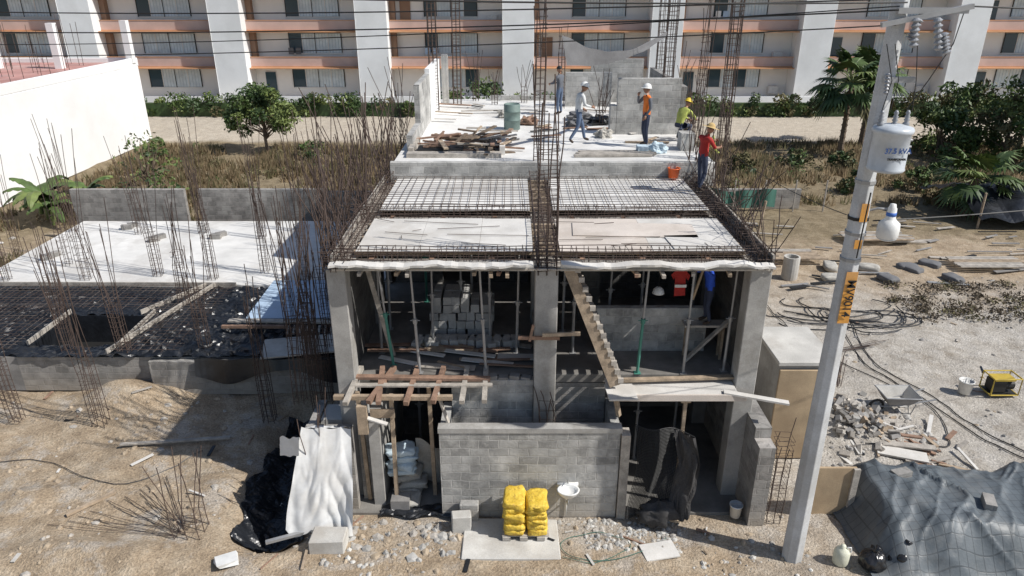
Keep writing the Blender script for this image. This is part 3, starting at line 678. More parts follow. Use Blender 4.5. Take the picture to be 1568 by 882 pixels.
for i, (x, y, r) in enumerate(((7.0, 10.75, .27), (7.58, 10.8, .32), (7.3, 11.1, .22))):
    g = G(); n = 26; vs = []
    for j in range(n+1):
        for k in range(2*n):
            a = math.pi*j/n; t = math.pi*k/n; d = Vector((math.sin(a)*math.cos(t), math.sin(a)*math.sin(t), math.cos(a)))
            kk = 1+.15*noise.noise(d*1.6+Vector((i*5, 0, 0)))-.16*abs(noise.noise(Vector((math.cos(t)*3, math.sin(t)*3, a*1.0+i))))-.06*abs(noise.noise(d*5))
            vs.append((x+d.x*r*kk, y+d.y*r*.9*kk, r*.75+d.z*r*.85*kk))
    g.add(vs, [(j*2*n+k, (j+1)*2*n+k, (j+1)*2*n+(k+1) % (2*n), j*2*n+(k+1) % (2*n)) for j in range(n) for k in range(2*n)], BAGP)
    g.tube([(x, y, r*1.5), (x+.02, y, r*1.65), (x+.06, y, r*1.95)], [.06, .03, .07], BAGP, 9); g.obj('trash_bag', smooth=True)
g = G(); g.lathe([(.13, 0), (.15, .03), (.15, .28), (.1, .36), (.045, .39), (.045, .44)], (6.45, 10.9, 0), M('jug', (.62, .62, .5), .1), 14); g.tube([(6.5, 10.85, .3), (6.6, 10.85, .32), (6.58, 10.85, .42), (6.5, 10.88, .4)], .015, WHT, 6); g.obj('plastic_jug', smooth=True)
g = G()
for i in range(230):
    a, rr = U(0, 6.28), abs(R.gauss(0, .55)); x, y = 8.75+rr*math.cos(a)*.9, 15.7+rr*math.sin(a)*1.3; z = gh(x, y)+max(0, .3-.3*rr)*U(.2, 1)
    p = Vector((x, y, z+.03)); d = Vector((U(-1, 1), U(-1, 1), U(-.4, .5))).normalized()*U(.06, .26)
    g.beam(p, p+d, U(.06, .18), U(.04, .13), R.choice([STONE, BLOCKD, CONC, CONCD, STONE, WOODG, WOOD]), up=(U(-1, 1), U(-1, 1), 1))
g.obj('rubble_pile')
g = G()
for i in range(26):
    x, y = (U(8.0, 11.0), U(13.6, 15.3)); a = U(0, 3.14); L = U(.3, 1.0)
    z = gh(x, y)+.05; g.beam((x, y, z), (x+L*math.cos(a), y+L*math.sin(a), z+U(0, .1)), U(.03, .12), .03, R.choice([WOOD, WOODG, WOODR, PLY]))
g.box(8.8, 9.9, 14.1, 14.5, .1, .14, PLY, rz=-.35); g.beam((9.0, 14.7, .15), (10.2, 14.4, .2), .2, .04, WOODG)
g.obj('scrap_timber')
for k in range(4):
    g = G()
    x0, y0, a = [(9.6, 19.5, .3), (14.2, 15.6, -.4), (13.6, 14.2, -.5), (9.2, 17.6, 1.1)][k]
    for i in range(9):
        L = U(1.2, 2.4); ox, oy = U(-.1, .1), U(-.12, .12); d = a+U(-.05, .05)
        p0 = (x0+ox, y0+oy); p1 = (x0+ox+L*math.cos(d), y0+oy+L*math.sin(d)); g.tube([(p0[0], p0[1], gh(*p0)+.06+U(0, .05)), (p1[0], p1[1], gh(*p1)+.06+U(0, .05))], .010, REBAR, 4)
    g.obj('rebar_bundle')
g = G(); x, y = 10.15, 16.3
T = [(-.42, -.3, .62), (.42, -.32, .6), (.42, .32, .6), (-.42, .3, .62), (-.25, -.18, .33), (.22, -.2, .33), (.22, .2, .33), (-.25, .18, .33)]
T = [(x+a*1.1, y+b2*1.1, c) for a, b2, c in T]; TI = [(a+(x-a)*.04, b2+(y-b2)*.05, c+.006) for a, b2, c in T]
fq = [(0, 1, 5, 4), (1, 2, 6, 5), (2, 3, 7, 6), (3, 0, 4, 7), (4, 5, 6, 7)]
g.add(T, fq, CONCD); g.add(TI, [tuple(reversed(q)) for q in fq], CONCL)
for i in range(4): g.tube([T[i], T[(i+1) % 4]], .018, STEEL, 6)
for s2 in (-1, 1):
    g.tube([(x-.5, y+s2*.05, .2), (x, y+s2*.2, .32), (x+.85, y+s2*.28, .55)], .02, STEEL, 6); g.tube([(x+.2, y+s2*.22, .35), (x+.28, y+s2*.24, .0), (x+.4, y+s2*.24, .38)], .016, STEEL, 6)
g.tube([(x-.5+.18*math.cos(t*.5236), y, .19+.18*math.sin(t*.5236)) for t in range(13)], .035, RUBBER, 7)
g.tube([(x-.5, y-.06, .19), (x-.5, y+.06, .19)], .07, STEEL, 8); g.obj('wheelbarrow')
g = G(); x, y = 13.55, 17.3
for yy in (-.25, .25):
    g.tube([(x-.38, y+yy, .05), (x-.38, y+yy, .55), (x+.38, y+yy, .55), (x+.38, y+yy, .05), (x-.38, y+yy, .05)], .02, YFR, 6)
for xx in (-.38, .38):
    for z in (.05, .55): g.tube([(x+xx, y-.25, z), (x+xx, y+.25, z)], .02, YFR, 6)
g.box(x-.3, x+.05, y-.18, y+.18, .1, .42, BLK); g.box(x-.28, x+.28, y-.17, y+.17, .44, .5, YFR); g.tube([(x+.05, y, .26), (x+.32, y, .26)], .14, BLK, 12); g.box(x-.36, x+.36, y-.23, y+.23, .03, .06, BLK); g.obj('portable_generator')
# cables
g = G()
for k in range(13):
    cx, cy = U(10.3, 12.2), U(21.6, 23.2); rx, ry = U(1.0, 2.6), U(.5, 1.3); a0 = U(2.6, 4.0); rot = U(-.5, .1); pts = []
    for i in range(30):
        t = a0+i/29*U(3.0, 3.1); X, Y = rx*math.cos(t), ry*math.sin(t)+.12*math.sin(t*3+k); px, py = cx+X*math.cos(rot)-Y*math.sin(rot), cy+X*math.sin(rot)+Y*math.cos(rot)
        pts.append((px, py, gh(px, py)+.03+.005*k))
    g.tube(pts, .02, RUBBER, 5)
def gl(p): return [(x, y, gh(x, y)+.03) for x, y in p]
def curve(ps, n=8):
    out = []
    for i in range(len(ps)-1):
        p0, p1, p2, p3 = [Vector(ps[max(0, min(len(ps)-1, i+k))]) for k in (-1, 0, 1, 2)]
        for j in range(n):
            t = j/n; out.append(.5*((2*p1)+(p2-p0)*t+(2*p0-5*p1+4*p2-p3)*t*t+(3*p1-p0-3*p2+p3)*t**3))
    out.append(Vector(ps[-1])); return [(q.x, q.y) for q in out]
g.tube(gl(curve([(11, 22), (10.6, 19), (11.2, 17), (11.8, 15), (12.6, 13.5)])), .016, RUBBER, 5)
g.tube(gl(curve([(11.4, 22), (10.9, 19), (11.6, 17), (12.1, 15), (13.1, 13.5)])), .016, RUBBER, 5)
g.tube(gl(curve([(9, 24), (9.2, 21), (10.2, 18.5), (11.2, 16.5), (10.8, 14.8), (10.2, 14.8)])), .014, RUBBER, 5)
g.obj('black_cables')
g = G(); g.tube(gl(curve([(1.0, 11.0), (1.6, 10.85), (2.4, 11.3), (1.8, 11.7), (1.0, 11.4), (1.3, 10.95), (2.3, 11.0), (3.2, 11.6)])), .008, GREENT, 4)
g.tube(gl(curve([(-14, 13), (-11.5, 14.2), (-9, 13.2), (-7.5, 14.5)])), .01, RUBBER, 4); g.obj('garden_hose')
g = G()
for i in range(46):
    x = U(9.5, 23); y = U(24.5, 33); a = U(-.25, .25); L = U(.4, 1.9); z = gh(x, y)+.06+U(0, .06)
    g.beam((x-L/2, y-a, z), (x+L/2, y+a, z+U(-.03, .04)), U(.04, .2), .035, R.choice([WOODG, WOODG, CONCD, BLK, CONCD, STEEL, BLK]))
for q in range(3):
    x0, y0 = [(9.8, 27.2), (14.5, 29.5), (17.5, 26.3)][q]
    for i in range(7): g.beam((x0+U(0, .2), y0+i*.17, .25), (x0+2.8+U(-.2, .3), y0+i*.17, .25), .13, .05, R.choice([WOODG, WOOD]))
g.obj('scrap_material')
g = G(); g.lathe([(.3, 0), (.3, .9), (.24, .9), (.24, .1)], (10.7, 25.7, 0), CONCL, 18); g.tube([(9.2, 26, 0), (9.5, 26, 3)], .05, WOOD, 6); g.obj('concrete_pipe')
g = G()
g.box(9.5, 14.5, 35.0, 35.2, 0, 1.0, BLOCKD); g.obj('low_block_wall')
g = G()
for i in range(5): g.tube([(9.5+i*1.5, 34.5, 0), (9.5+i*1.5, 34.5, 1.6)], .04, WOODG, 5)
g.grid(lambda u, v: (9.5+3.6*u, 34.5+.1*math.sin(u*20), .2+.9*v+.2*noise.noise(Vector((u*4, 0, 0)))), 40, 4, GREENT); g.obj('green_mesh_fence')
g = G()
g.grid(lambda u, v: (21.5+9*u, 31.5+5.5*v, .5+1.0*math.sin(v*3)*(.6+.4*math.sin(u*6))+.25*noise.noise(Vector((u*9, v*5, 0)))), 40, 24, BLACKP)
for x, y in ((21.6, 31.8), (25, 31.6), (29, 31.8), (25, 36.5)): g.tube([(x, y, 0), (x, y, 1.7)], .05, WOOD, 6)
g.obj('black_tarp_shelter')
g = G()
for i in range(8): sack(g, (14+U(-2, 3), 26+U(-1, 2), .12), .8, .5, .25, R.choice([SHADE, SACK, SHADE]), U(0, 3), i)
g.obj('debris_sacks', smooth=True)

def ico(p, r, g, mat):
    t = 1.618; V0 = [(-1, t, 0), (1, t, 0), (-1, -t, 0), (1, -t, 0), (0, -1, t), (0, 1, t), (0, -1, -t), (0, 1, -t), (t, 0, -1), (t, 0, 1), (-t, 0, -1), (-t, 0, 1)]
    F = [(0, 11, 5), (0, 5, 1), (0, 1, 7), (0, 7, 10), (0, 10, 11), (1, 5, 9), (5, 11, 4), (11, 10, 2), (10, 7, 6), (7, 1, 8), (3, 9, 4), (3, 4, 2), (3, 2, 6), (3, 6, 8), (3, 8, 9), (4, 9, 5), (2, 4, 11), (6, 2, 10), (8, 6, 7), (9, 8, 1)]
    sx, sy, sz = r*U(.4, .7), r*U(.4, .7), r*U(.25, .5)
    g.add([(p[0]+v[0]*sx*U(.7, 1.2), p[1]+v[1]*sy*U(.7, 1.2), p[2]+v[2]*sz*U(.7, 1.2)) for v in V0], F, mat)
g = G()
def strew(n, x0, x1, y0, y1, r0, r1, mats, cl=None):
    for i in range(n):
        x, y = U(x0, x1), U(y0, y1)
        if cl and noise.noise(Vector((x*cl, y*cl, 4))) < U(-.2, .4): continue
        if -3.5 < x < 5.0 and y > 12.2: continue
        ico((x, y, gh(x, y)), r0+(r1-r0)*R.random()**3, g, R.choice(mats))
strew(1100, -5, 6, 10.5, 12.2, .01, .08, [STONE, CONC, EARTHS, EARTHS, CONCL], .7); strew(420, 1.5, 3.4, 11.2, 12.1, .015, .08, [CONC, STONE, CONCL])
strew(140, -3.3, -1, 11.0, 12.1, .02, .12, [CONC, STONE, EARTHS]); strew(1700, -16, -5, 10.3, 17, .01, .11, [EARTHS, EARTHS, EARTHS, STONE], .6)
strew(1600, 5.6, 20, 10.5, 26, .01, .1, [STONE, CONC, CONCD, EARTHS], .5); strew(450, 7.6, 10.6, 13.5, 17, .02, .1, [STONE, CONC, CONCD]); strew(350, -26, -15, 18, 31, .03, .2, [EARTHS, STONE, CONCL], .5)
g.obj('rubble_stones')
g = G()
for i in range(62):
    x, y = (U(-16, -5), U(10.5, 17)) if i < 26 else (U(6, 18), U(11, 24)) if i < 48 else (U(-5, 5), U(10.6, 12)); a = U(0, 3.14); L = U(.08, .55); z = gh(x, y)+.03
    g.beam((x, y, z), (x+L*math.cos(a), y+L*math.sin(a), z+.01), U(.02, .08), .02, R.choice([WOOD, WOODG, WOODR, PLY, BLACKP, CONCL]))
for i in range(12):
    g.tube(gl([(-6.8+U(-.1, .1), 11.5+.03*i), (-9.5+.16*i+U(-.3, .3), 11.9+.15*i)]), .007, REBAR, 4)
g.box(2.6, 3.3, 10.95, 11.4, .03, .06, PLY, rz=.2); g.box(-5.75, -5.35, 10.65, 10.95, .1, .2, WHT, rz=.5, jit=.04)
g.beam((-9.5, 12.2, gh(-9.5, 12.2)+.06), (-8.8, 12.9, gh(-8.8, 12.9)+.06), .08, .06, WOOD); g.beam((-9.6, 14.7, .1), (-7, 15.0, .1), .1, .04, WOODG)
g.beam((-5.0, 11.4, .05), (-3.9, 11.8, .1), .08, .06, STEEL)
g.obj('site_debris')

# ---------------------------------------------------------------- utility pole
PE = empty('utility_pole'); px, py = 5.58, 11.1
g = G(); prof = [(.205, -.3), (.205, 0), (.115, 11.6)]
g.lathe(prof, (px, py, 0), POLE, 8); g.obj('shaft', PE, bevel=.008)
TX = px+.05; TZ = 7.9
g = G(); g.lathe([(.0, -.02), (.25, 0), (.27, .03), (.26, .05), (.26, .56), (.28, .57), (.29, .61), (.27, .65), (.12, .69), (.01, .70)], (TX, py-.42, TZ), TRAF, 28)
for a in (-.2, 0, .18):
    g.lathe([(.045, 0), (.05, .03), (.028, .05), (.045, .08), (.028, .1), (.04, .13), (.022, .15), (.035, .18), (.015, .22)], (TX+a, py-.42+.08*abs(a), TZ+.67), PORC, 12)
for z in (TZ+.1, TZ+.45): g.box(px-.08, px+.1, py-.25, py-.08, z, z+.06, STEEL)
for z in (TZ+.25, TZ+.35, TZ+.45):
    g.tube([(TX+.26, py-.4, z), (TX+.33, py-.4, z)], .02, STEEL, 6)
g.obj('transformer_tank', PE, smooth=True)
g = G()
for z, w2 in ((10.1, .9), (9.15, .35)): g.box(px-.1, px+w2, py-.2, py-.13, z, z+.08, STEEL)
g.beam((px-.3, py-.18, 9.95), (px+.95, py-.18, 10.2), .07, .07, STEEL)
def insul(c, d, L=.4, r=.065):
    c, d = Vector(c), Vector(d).normalized(); pts = []; rr = []
    for i in range(13): pts.append(c+d*L*i/12); rr.append(r if i % 2 else r*.45)
    g.tube(pts, rr, PORC, 12)
insul((px+.12, py-.3, 10.05), (.1, 0, -1), .4); insul((px+.42, py-.3, 10.05), (.25, 0, -1), .45); insul((px+.1, py-.25, 9.75), (.3, 0, .9), .3); insul((px-.1, py-.3, 9.0), (-.1, 0, 1), .3, .04)
insul((px+.55, py-.3, 9.85), (.3, 0, -.8), .3)
for a in (-.22, -.1, .22): g.tube([(TX+a, py-.42, 8.78), (px+.1+a*.8, py-.35, 9.2), (px+a, py-.28, 9.7)], .007, BLK, 4)
g.tube([(px+.85, py-.18, 10.2), (px+.75, py-.25, 9.7), (px+.45, py-.35, 9.2), (px+.2, py-.4, 8.8)], .008, BLK, 4)
g.obj('crossarm_and_insulators', PE)
g = G()
for z in (7.6, 7.0, 6.75, 6.3):
    r = .205-.09*z/11.6+.012; g.lathe([(r, 0), (r+.006, .0), (r+.006, .05), (r, .05)], (px, py, z), STEEL if z != 7.0 else BLK, 8)
def plate(zc, h, w, mat, off=.012):
    r = (.205-.09*zc/11.6)*.925+off
    g.box(px-w/2, px+w/2, py-r-.006, py-r, zc-h/2, zc+h/2, mat)
plate(5.68, .93, .19, SIGN, .022); plate(7.15, .3, .12, SIGN, .03); plate(6.62, .15, .12, SIGN, .022)
g.tube([(px, py-.24, 7.5), (px, py-.2, 6.4)], .012, BLK, 5)
g.obj('identification_plates', PE)
def text(s, loc, size, mat, parent, rot):
    c = bpy.data.curves.new('label', 'FONT'); c.body = s; c.size = size; c.align_x = 'CENTER'; c.align_y = 'CENTER'; c.extrude = .001; c.offset = .003
    o = bpy.data.objects.new('label_text', c); scene.collection.objects.link(o); c.materials.append(mat)
    o.location = loc; o.rotation_euler = rot; o.parent = parent
text('MV9014', (px, py-.203, 5.68), .2, BLK, PE, (math.radians(90), math.radians(90), 0))
text('37.5 kVA', (TX, py-.685, TZ+.34), .105, plain('label_blue', (.03, .08, .25)), PE, (math.radians(90), 0, 0))
text('TRANSFORMER', (TX, py-.685, TZ+.22), .04, BLK, PE, (math.radians(90), 0, 0))
LE = G(); x, y, z = px+.44, py-.15, 6.98
LE.tube([(px, py, 7.1), (px+.25, py-.08, 7.2), (x, y, 7.2)], .02, STEEL, 6)
LE.lathe([(.15, -.24), (.165, -.22), (.17, -.09), (.16, .0), (.10, .05), (.075, .08), (.07, .24), (.055, .26), (.045, .31), (.01, .32)], (x, y, z), WHT, 20)
LE.lathe([(.08, -.29), (.15, -.25), (.15, -.24)], (x, y, z), TRAF, 20); LE.lathe([(.072, .0), (.076, .0), (.076, .06), (.072, .06)], (x, y, z+.12), plain('blue_label', (.05, .15, .5)), 16)
LE.obj('street_lamp', smooth=True)
def wire(p, q, sag, r=.011, name='power_line'):
    g = G(); p, q = Vector(p), Vector(q)
    g.tube([p.lerp(q, i/24)-Vector((0, 0, sag*4*(i/24)*(1-i/24))) for i in range(25)], r, BLK, 4); g.obj(name)
wire((px-.1, py-.2, 10.15), (-24, 20, 9.7), .35); wire((px-.1, py-.2, 10.3), (-24, 20, 10.2), .3); wire((px, py-.2, 10.25), (-14, 8, 10.9), .2)
wire((px-.1, py-.2, 9.95), (-24, 20, 8.9), .3, .009); wire((px-.1, py-.2, 10.2), (-24, 20, 9.3), .4, .008)
wire((px+.2, py-.1, 7.0), (24, 16, 8.2), .5); wire((px, py, 7.0), (5.2, 17.5, 6.8), .15, .007); wire((px+.9, py-.2, 10.2), (26, 9, 10.6), .3)

# ---------------------------------------------------------------- white building on the left
W = empty('white_neighbor_building')
g = G(); g.box(-60, -26, 24, 52, 0, 5.2, WHITEP); g.box(-26.25, -26.0, 23.9, 52.1, 5.201, 5.75, WHITEP); g.box(-60, -26.252, 51.8, 52.1, 5.201, 5.75, WHITEP); g.obj('walls', W, bevel=.03)
g = G(); g.box(-59.9, -26.26, 24, 51.79, 5.201, 5.45, REDROOF); g.box(-45, -30, 36, 36.3, 5.451, 6.2, REDROOF); g.obj('roof_terrace', W)
g = G()
for x, y in ((-29, 48), (-33, 48), (-37, 48), (-28, 40), (-33, 40), (-41, 48), (-26.15, 51.5)): g.box(x-.22, x+.22, y-.22, y+.22, 5.452, 8.2, WHITEP)
g.obj('roof_posts', W)
g = G()
for i in range(60):
    x, y = -26.5-U(0, 16), U(38, 51); g.tube([(x, y, 5.4), (x+U(-.1, .1), y, 5.4+U(1.2, 3.4))], .018, REBAR, 4)
g.obj('starter_bars', W)
g = G(); g.tube([(-25.94, 28, 0.2), (-25.94, 28, 5)], .05, WHT, 8); g.obj('downpipe', W)

# ---------------------------------------------------------------- apartment building
A = empty('apartment_building'); YF = 72.0; WO = -.6
fins = [-54, -40.2, -26.5, -13.0, .6, 14.4, 28.4, 42.6, 56.5]; FH = 3.3
g = G(); g.box(-60, 62, YF+1.6+WO, YF+14, 0, 18, FACW); g.obj('main_wall', A)
g = G()
for x in fins:
    g.box(x-1.45, x+1.45, YF-1.4, YF+1.59+WO, 0, 17.5, FINW)
    g.box(x-1.5, x-1.452, YF-1.44, YF-1.1, 0, 17.5, FINW)
g.obj('fins', A, bevel=.04)
g = G(); gw = G(); gf = G(); gp = G()
for i in range(len(fins)-1):
    a, b2 = fins[i]+1.46, fins[i+1]-1.46
    for k in range(1, 6):
        z = k*FH-.25
        g.box(a, b2, YF-.2, YF+1.59+WO, z-.14, z+.10, ORANGE); g.box(a+.01, b2-.01, YF-.75, YF-.21, z-.1, z+.0, ORANGE)
        gp.box(a, b2, YF-.15, YF-.02, z+.10, z+.92, PINK); gp.box(a, b2, YF-.19, YF+.03, z+.921, z+.97, ORANGE)
        g.box(a, a+.5, YF+.3, YF+1.58+WO, z+.1, z+FH-.17, BROWN)
    for k in range(0, 6):
        z = k*FH+(.0 if k else .1); wx = a+(b2-a)*(.30 if i % 2 else .34)
        wl = 5.0; h0, h1 = z+1.0, z+2.75
        npan = 4
        for q in range(npan):
            x0 = wx+q*wl/npan; c = R.random(); dark = (q == 0) if R.random() < .6 else (c > .75)
            gw.box(x0+.03, x0+wl/npan-.03, YF+1.52+WO, YF+1.56+WO, h0, h1, GLASS if dark else CURT)
            if not dark:
                for s3 in range(4): gw.box(x0+.08+s3*.29, x0+.13+s3*.29, YF+1.50+WO, YF+1.519+WO, h0, h1, SACKB)
            gf.box(x0-.035, x0+.028, YF+1.49+WO, YF+1.57+WO, h0-.05, h1+.05, BLK if q in (0, 2) else WHT)
        gf.box(wx-.05, wx+wl, YF+1.48+WO, YF+1.58+WO, h0-.12, h0-.052, FACW); gf.box(wx-.05, wx+wl, YF+1.48+WO, YF+1.58+WO, h1+.052, h1+.12, BLK)
        gf.box(wx+wl-.03, wx+wl+.05, YF+1.49+WO, YF+1.57+WO, h0, h1, BLK)
        if R.random() < .4:
            dx = a+U(.8, 1.4); gw.box(dx, dx+1.0, YF+1.5+WO, YF+1.57+WO, z+.1, z+2.4, R.choice([BROWN, GLASS, CURT]))
        if R.random() < .4: gf.box(wx+6, wx+6.9, YF+1.1+WO, YF+1.58+WO, z+.4, z+1.1, WHT)
        if R.random() < .25:
            for q in range(2): gf.box(wx+q*.7, wx+q*.7+.5, YF+.3, YF+.34, z+.9, z+1.5, R.choice([BLUEB, TARPW, SHADE]))
g.obj('slabs', A); gp.obj('balcony_parapets', A); gw.obj('window_panes', A); gf.obj('window_frames', A)
g = G(); g.box(-60, 62, YF-5.2, YF-5.0, 0, 1.0, FINW); g.obj('garden_wall')

# ---------------------------------------------------------------- vegetation
def leafquads(g, centers, radii, n, size, mats, flatten=1.0):
    for c, r in zip(centers, radii):
        mt = R.choice(mats)
        d = rs.normal(size=(n, 3)); d /= np.linalg.norm(d, axis=1)[:, None]
        p = np.array(c)+d*(r*rs.uniform(.45, 1.05, (n, 1))); p[:, 2] = c[2]+(p[:, 2]-c[2])*flatten
        a = rs.normal(size=(n, 3)); a /= np.linalg.norm(a, axis=1)[:, None]
        b2 = np.cross(a, rs.normal(size=(n, 3))); b2 /= np.linalg.norm(b2, axis=1)[:, None]
        s = size*rs.uniform(.6, 1.3, (n, 1)); vs = np.stack([p-a*s, p-b2*s*.45, p+a*s, p+b2*s*.45], 1).reshape(-1, 3)
        g.add(vs.tolist(), [(4*i, 4*i+1, 4*i+2, 4*i+3) for i in range(n)], mt)
def tree(x, y, h, cw, name='tree', nc=26, nl=120, ls=.13, trunk=.12, low=.3, mats=None, z0=0):
    g = G(); mats = mats or [LEAFA, LEAFA, LEAFB, LEAFC]; cs = []; rr = []
    top = Vector((x+U(-.2, .2), y, z0+h*.6)); g.tube([(x, y, z0-.1), (x+U(-.1, .1), y, z0+h*.3), top], [trunk, trunk*.75, trunk*.4], BARK, 7)
    for i in range(nc):
        a = U(0, 6.28); t = U(0, 1); rad = cw/2*math.sqrt(R.random())*(.65+.5*math.sin(math.pi*min(1, t+.15)))*.9
        c = Vector((x+rad*math.cos(a), y+rad*math.sin(a), z0+h*(low+(.92-low)*t))); cs.append(c); rr.append(cw*U(.09, .19))
        st = Vector((x, y, z0+h*U(low*.6, .5))); g.tube([st, st.lerp(c, .5)+Vector((0, 0, .1)), c], [trunk*.35, trunk*.2, trunk*.07], BARK, 4)
    leafquads(g, cs, rr, nl, ls, mats, .8); g.obj(name)
def palm(x, y, h, fr=1.0, n=30, tr=.16, lean=0):
    g = G(); c = Vector((x+lean, y, h)); g.tube([(x, y, -.1), (x+lean*.4, y, h*.5), c], [tr*1.3, tr, tr*.9], BARK, 8)
    for k in range(12): g.tube([(x+lean*k/12*.9, y, h*k/12), (x+lean*k/12*.9, y, h*k/12+.06)], tr*1.35, BARK, 8)
    for i in range(n):
        a = U(0, 6.28); el = U(-.7, 1.3); L = fr*U(.9, 1.3); d = Vector((math.cos(a)*math.cos(el), math.sin(a)*math.cos(el), math.sin(el)))
        e = c+d*L+Vector((0, 0, -.12*L)); g.tube([c, c+d*L*.5, e], [.035, .025, .015], LEAFC, 4)
        d2 = (d+Vector((0, 0, -.35))).normalized(); sd = d2.cross(Vector((0, 0, 1)))
        sd = sd.normalized() if sd.length > .05 else Vector((1, 0, 0)); mt = R.choice([LEAFA, LEAFA, LEAFB, LEAFC] if el > -.3 else [DRYG, LEAFB, LEAFA])
        nf = 18
        for k in range(nf):
            t = (k/(nf-1)-.5)*3.9; dd = d2*math.cos(t)+sd*math.sin(t); ll = fr*(.95-.25*abs(t)/2)*U(.85, 1.05)
            w2 = (d2*-math.sin(t)+sd*math.cos(t))*.07*fr
            m1 = e+dd*ll*.55+Vector((0, 0, -.03)); tip = e+dd*ll+Vector((0, 0, -.28*fr*U(.5, 1.3)))
            g.add([e, m1-w2, tip, m1+w2], [(0, 1, 2, 3)], mt)
    g.obj('fan_palm_tree')
palm(21.8, 47.5, 4.6, 1.45, 38); palm(24.3, 50, 4.6, 1.4, 34); palm(22.5, 34.2, 1.8, 1.15, 28); palm(28.0, 36, 2.2, 1.2, 26); palm(33.0, 43, 6.4, 1.6, 34, .2); palm(36.2, 42, 7.3, 1.7, 34, .22)
tree(-16.4, 48, 4.6, 4.2, nc=46, nl=150)
for x, y, h, w in ((28, 47, 3.2, 4.4), (31, 45, 4.2, 4.6), (34, 48, 5.5, 6), (37, 41, 7.0, 6), (31, 50, 4.5, 5), (32, 37, 3.2, 4.0), (35.5, 34.5, 4.0, 4.6), (38, 37, 6.5, 5)):
    tree(x, y, h, w, nc=28, nl=75, ls=.18, low=.12, mats=[LEAFA, LEAFB, LEAFA, LEAFC, DRYG])
for x, y, h, w in ((-18.4, 35.5, 3.8, 3.2), (-19.3, 38, 3.2, 3.0), (-16.8, 33.5, 2.6, 2.4)): tree(x, y, h, w, 'sparse_shrub', nc=26, nl=7, ls=.12, trunk=.07, low=.3)
for x, y, h, w in ((-1.6, 46, 5.2, 4), (-3.6, 49, 4.2, 3.6)): tree(x, y, h, w, nc=30, nl=40, ls=.15, trunk=.08)
for x, y in ((12.5, 52), (17.5, 44), (13.5, 42), (18.5, 38), (24, 40), (-13, 46), (11, 45), (20, 43), (-23, 46), (22, 38)):
    tree(x, y, U(.9, 1.8), U(1.6, 2.6), 'shrub', nc=16, nl=50, ls=.12, trunk=.04, low=.15, mats=[LEAFA, LEAFB, DRYG, DRYG])
for bx, by, s in ((-22.3, 33.2, 1.15), (-20.9, 34.0, 1.05), (-23.3, 34.2, .85), (-21.6, 32.4, .8)):
    g = G(); g.tube([(bx, by, 0), (bx+.05, by, 1.0*s)], [.13*s, .09*s], LEAFC, 8)
    for i in range(9):
        a = i*.72+U(-.2, .2); L = 1.9*s*U(.8, 1.1); up = U(.7, 1.3); mt = R.choice([LEAFA, LEAFC, LEAFA])
        def f(u, v):
            d = L*v; z = 1.0*s+up*d*.9-.42*d*d/s; w = .26*s*math.sin(math.pi*min(1, .12+v*.88))**.6*(u-.5)*2
            return (bx+math.cos(a)*d*.85-math.sin(a)*w, by+math.sin(a)*d*.85+math.cos(a)*w, z-abs(u-.5)*.2+.03*math.sin(v*30)*(abs(u-.5)*2))
        g.grid(f, 4, 16, mt)
    g.obj('banana_plant')
g = G(); cs = []; rr = []
for i in range(380):
    x = U(-42, 50); cs.append((x, 62.5+U(-.6, .6), U(.3, 1.5+.7*noise.noise(Vector((x*.25, 0, 0)))))); rr.append(U(.4, .75))
g.box(-42, 50, 62.2, 62.8, 0, 1.1, LEAFB); leafquads(g, cs, rr, 80, .16, [LEAFA, LEAFB, LEAFB, LEAFC, DRYG], .9); g.obj('hedge')
def grass(n, x0, x1, y0, y1, h, mats, thr=-.1, bl=7):
    for i in range(n):
        x, y = U(x0, x1), U(y0, y1)
        if noise.noise(Vector((x*.25, y*.25, 2))) < thr+U(-.2, .2): continue
        if XL-.3 < x < 6 and y < 31.5: continue
        mt = R.choice(mats); z = gh(x, y)
        for k in range(bl):
            a = U(0, 6.28); l = U(.1, .45)*h; hh = h*U(.4, 1); w = .025+.02*h; bx, by = x+U(-.2, .2), y+U(-.2, .2)
            g.add([(bx-w, by, z), (bx+w, by, z), (bx+l*math.cos(a), by+l*math.sin(a), z+hh)], [(0, 1, 2)], mt)
g = G(); grass(5600, -25, 8, 30.8, 49.5, .6, [DRY, DRY, DRY, DRYG], -.2); grass(4000, 6, 36, 35.5, 51, .6, [DRY, DRY, DRYG], -.15); grass(700, -25.5, -19, 24, 31, .4, [DRY, DRYG], 0)
g.obj('dry_grass')
g = G(); cs = [(U(-25, 36), U(35 if i > 60 else 31, 49), U(.1, .35)) for i in range(110)]; cs = [c for c in cs if not (-4 < c[0] < 20 and c[1] < 36)]; leafquads(g, cs, [U(.3, .6) for _ in cs], 40, .08, [LEAFA, DRYG, DRYG, DRY], .7); g.obj('weeds')
BRUSH = M('dead_brush', (.12, .095, .065), .4, 2, rough=.9, bs=0)
g = G(); cs = [(U(13.5, 20), U(21.8, 25.0), U(.03, .12)) for i in range(110)]; leafquads(g, cs, [U(.2, .5) for _ in cs], 38, .06, [BRUSH, BRUSH, BRUSH, DRYG], .35); g.obj('low_brush')

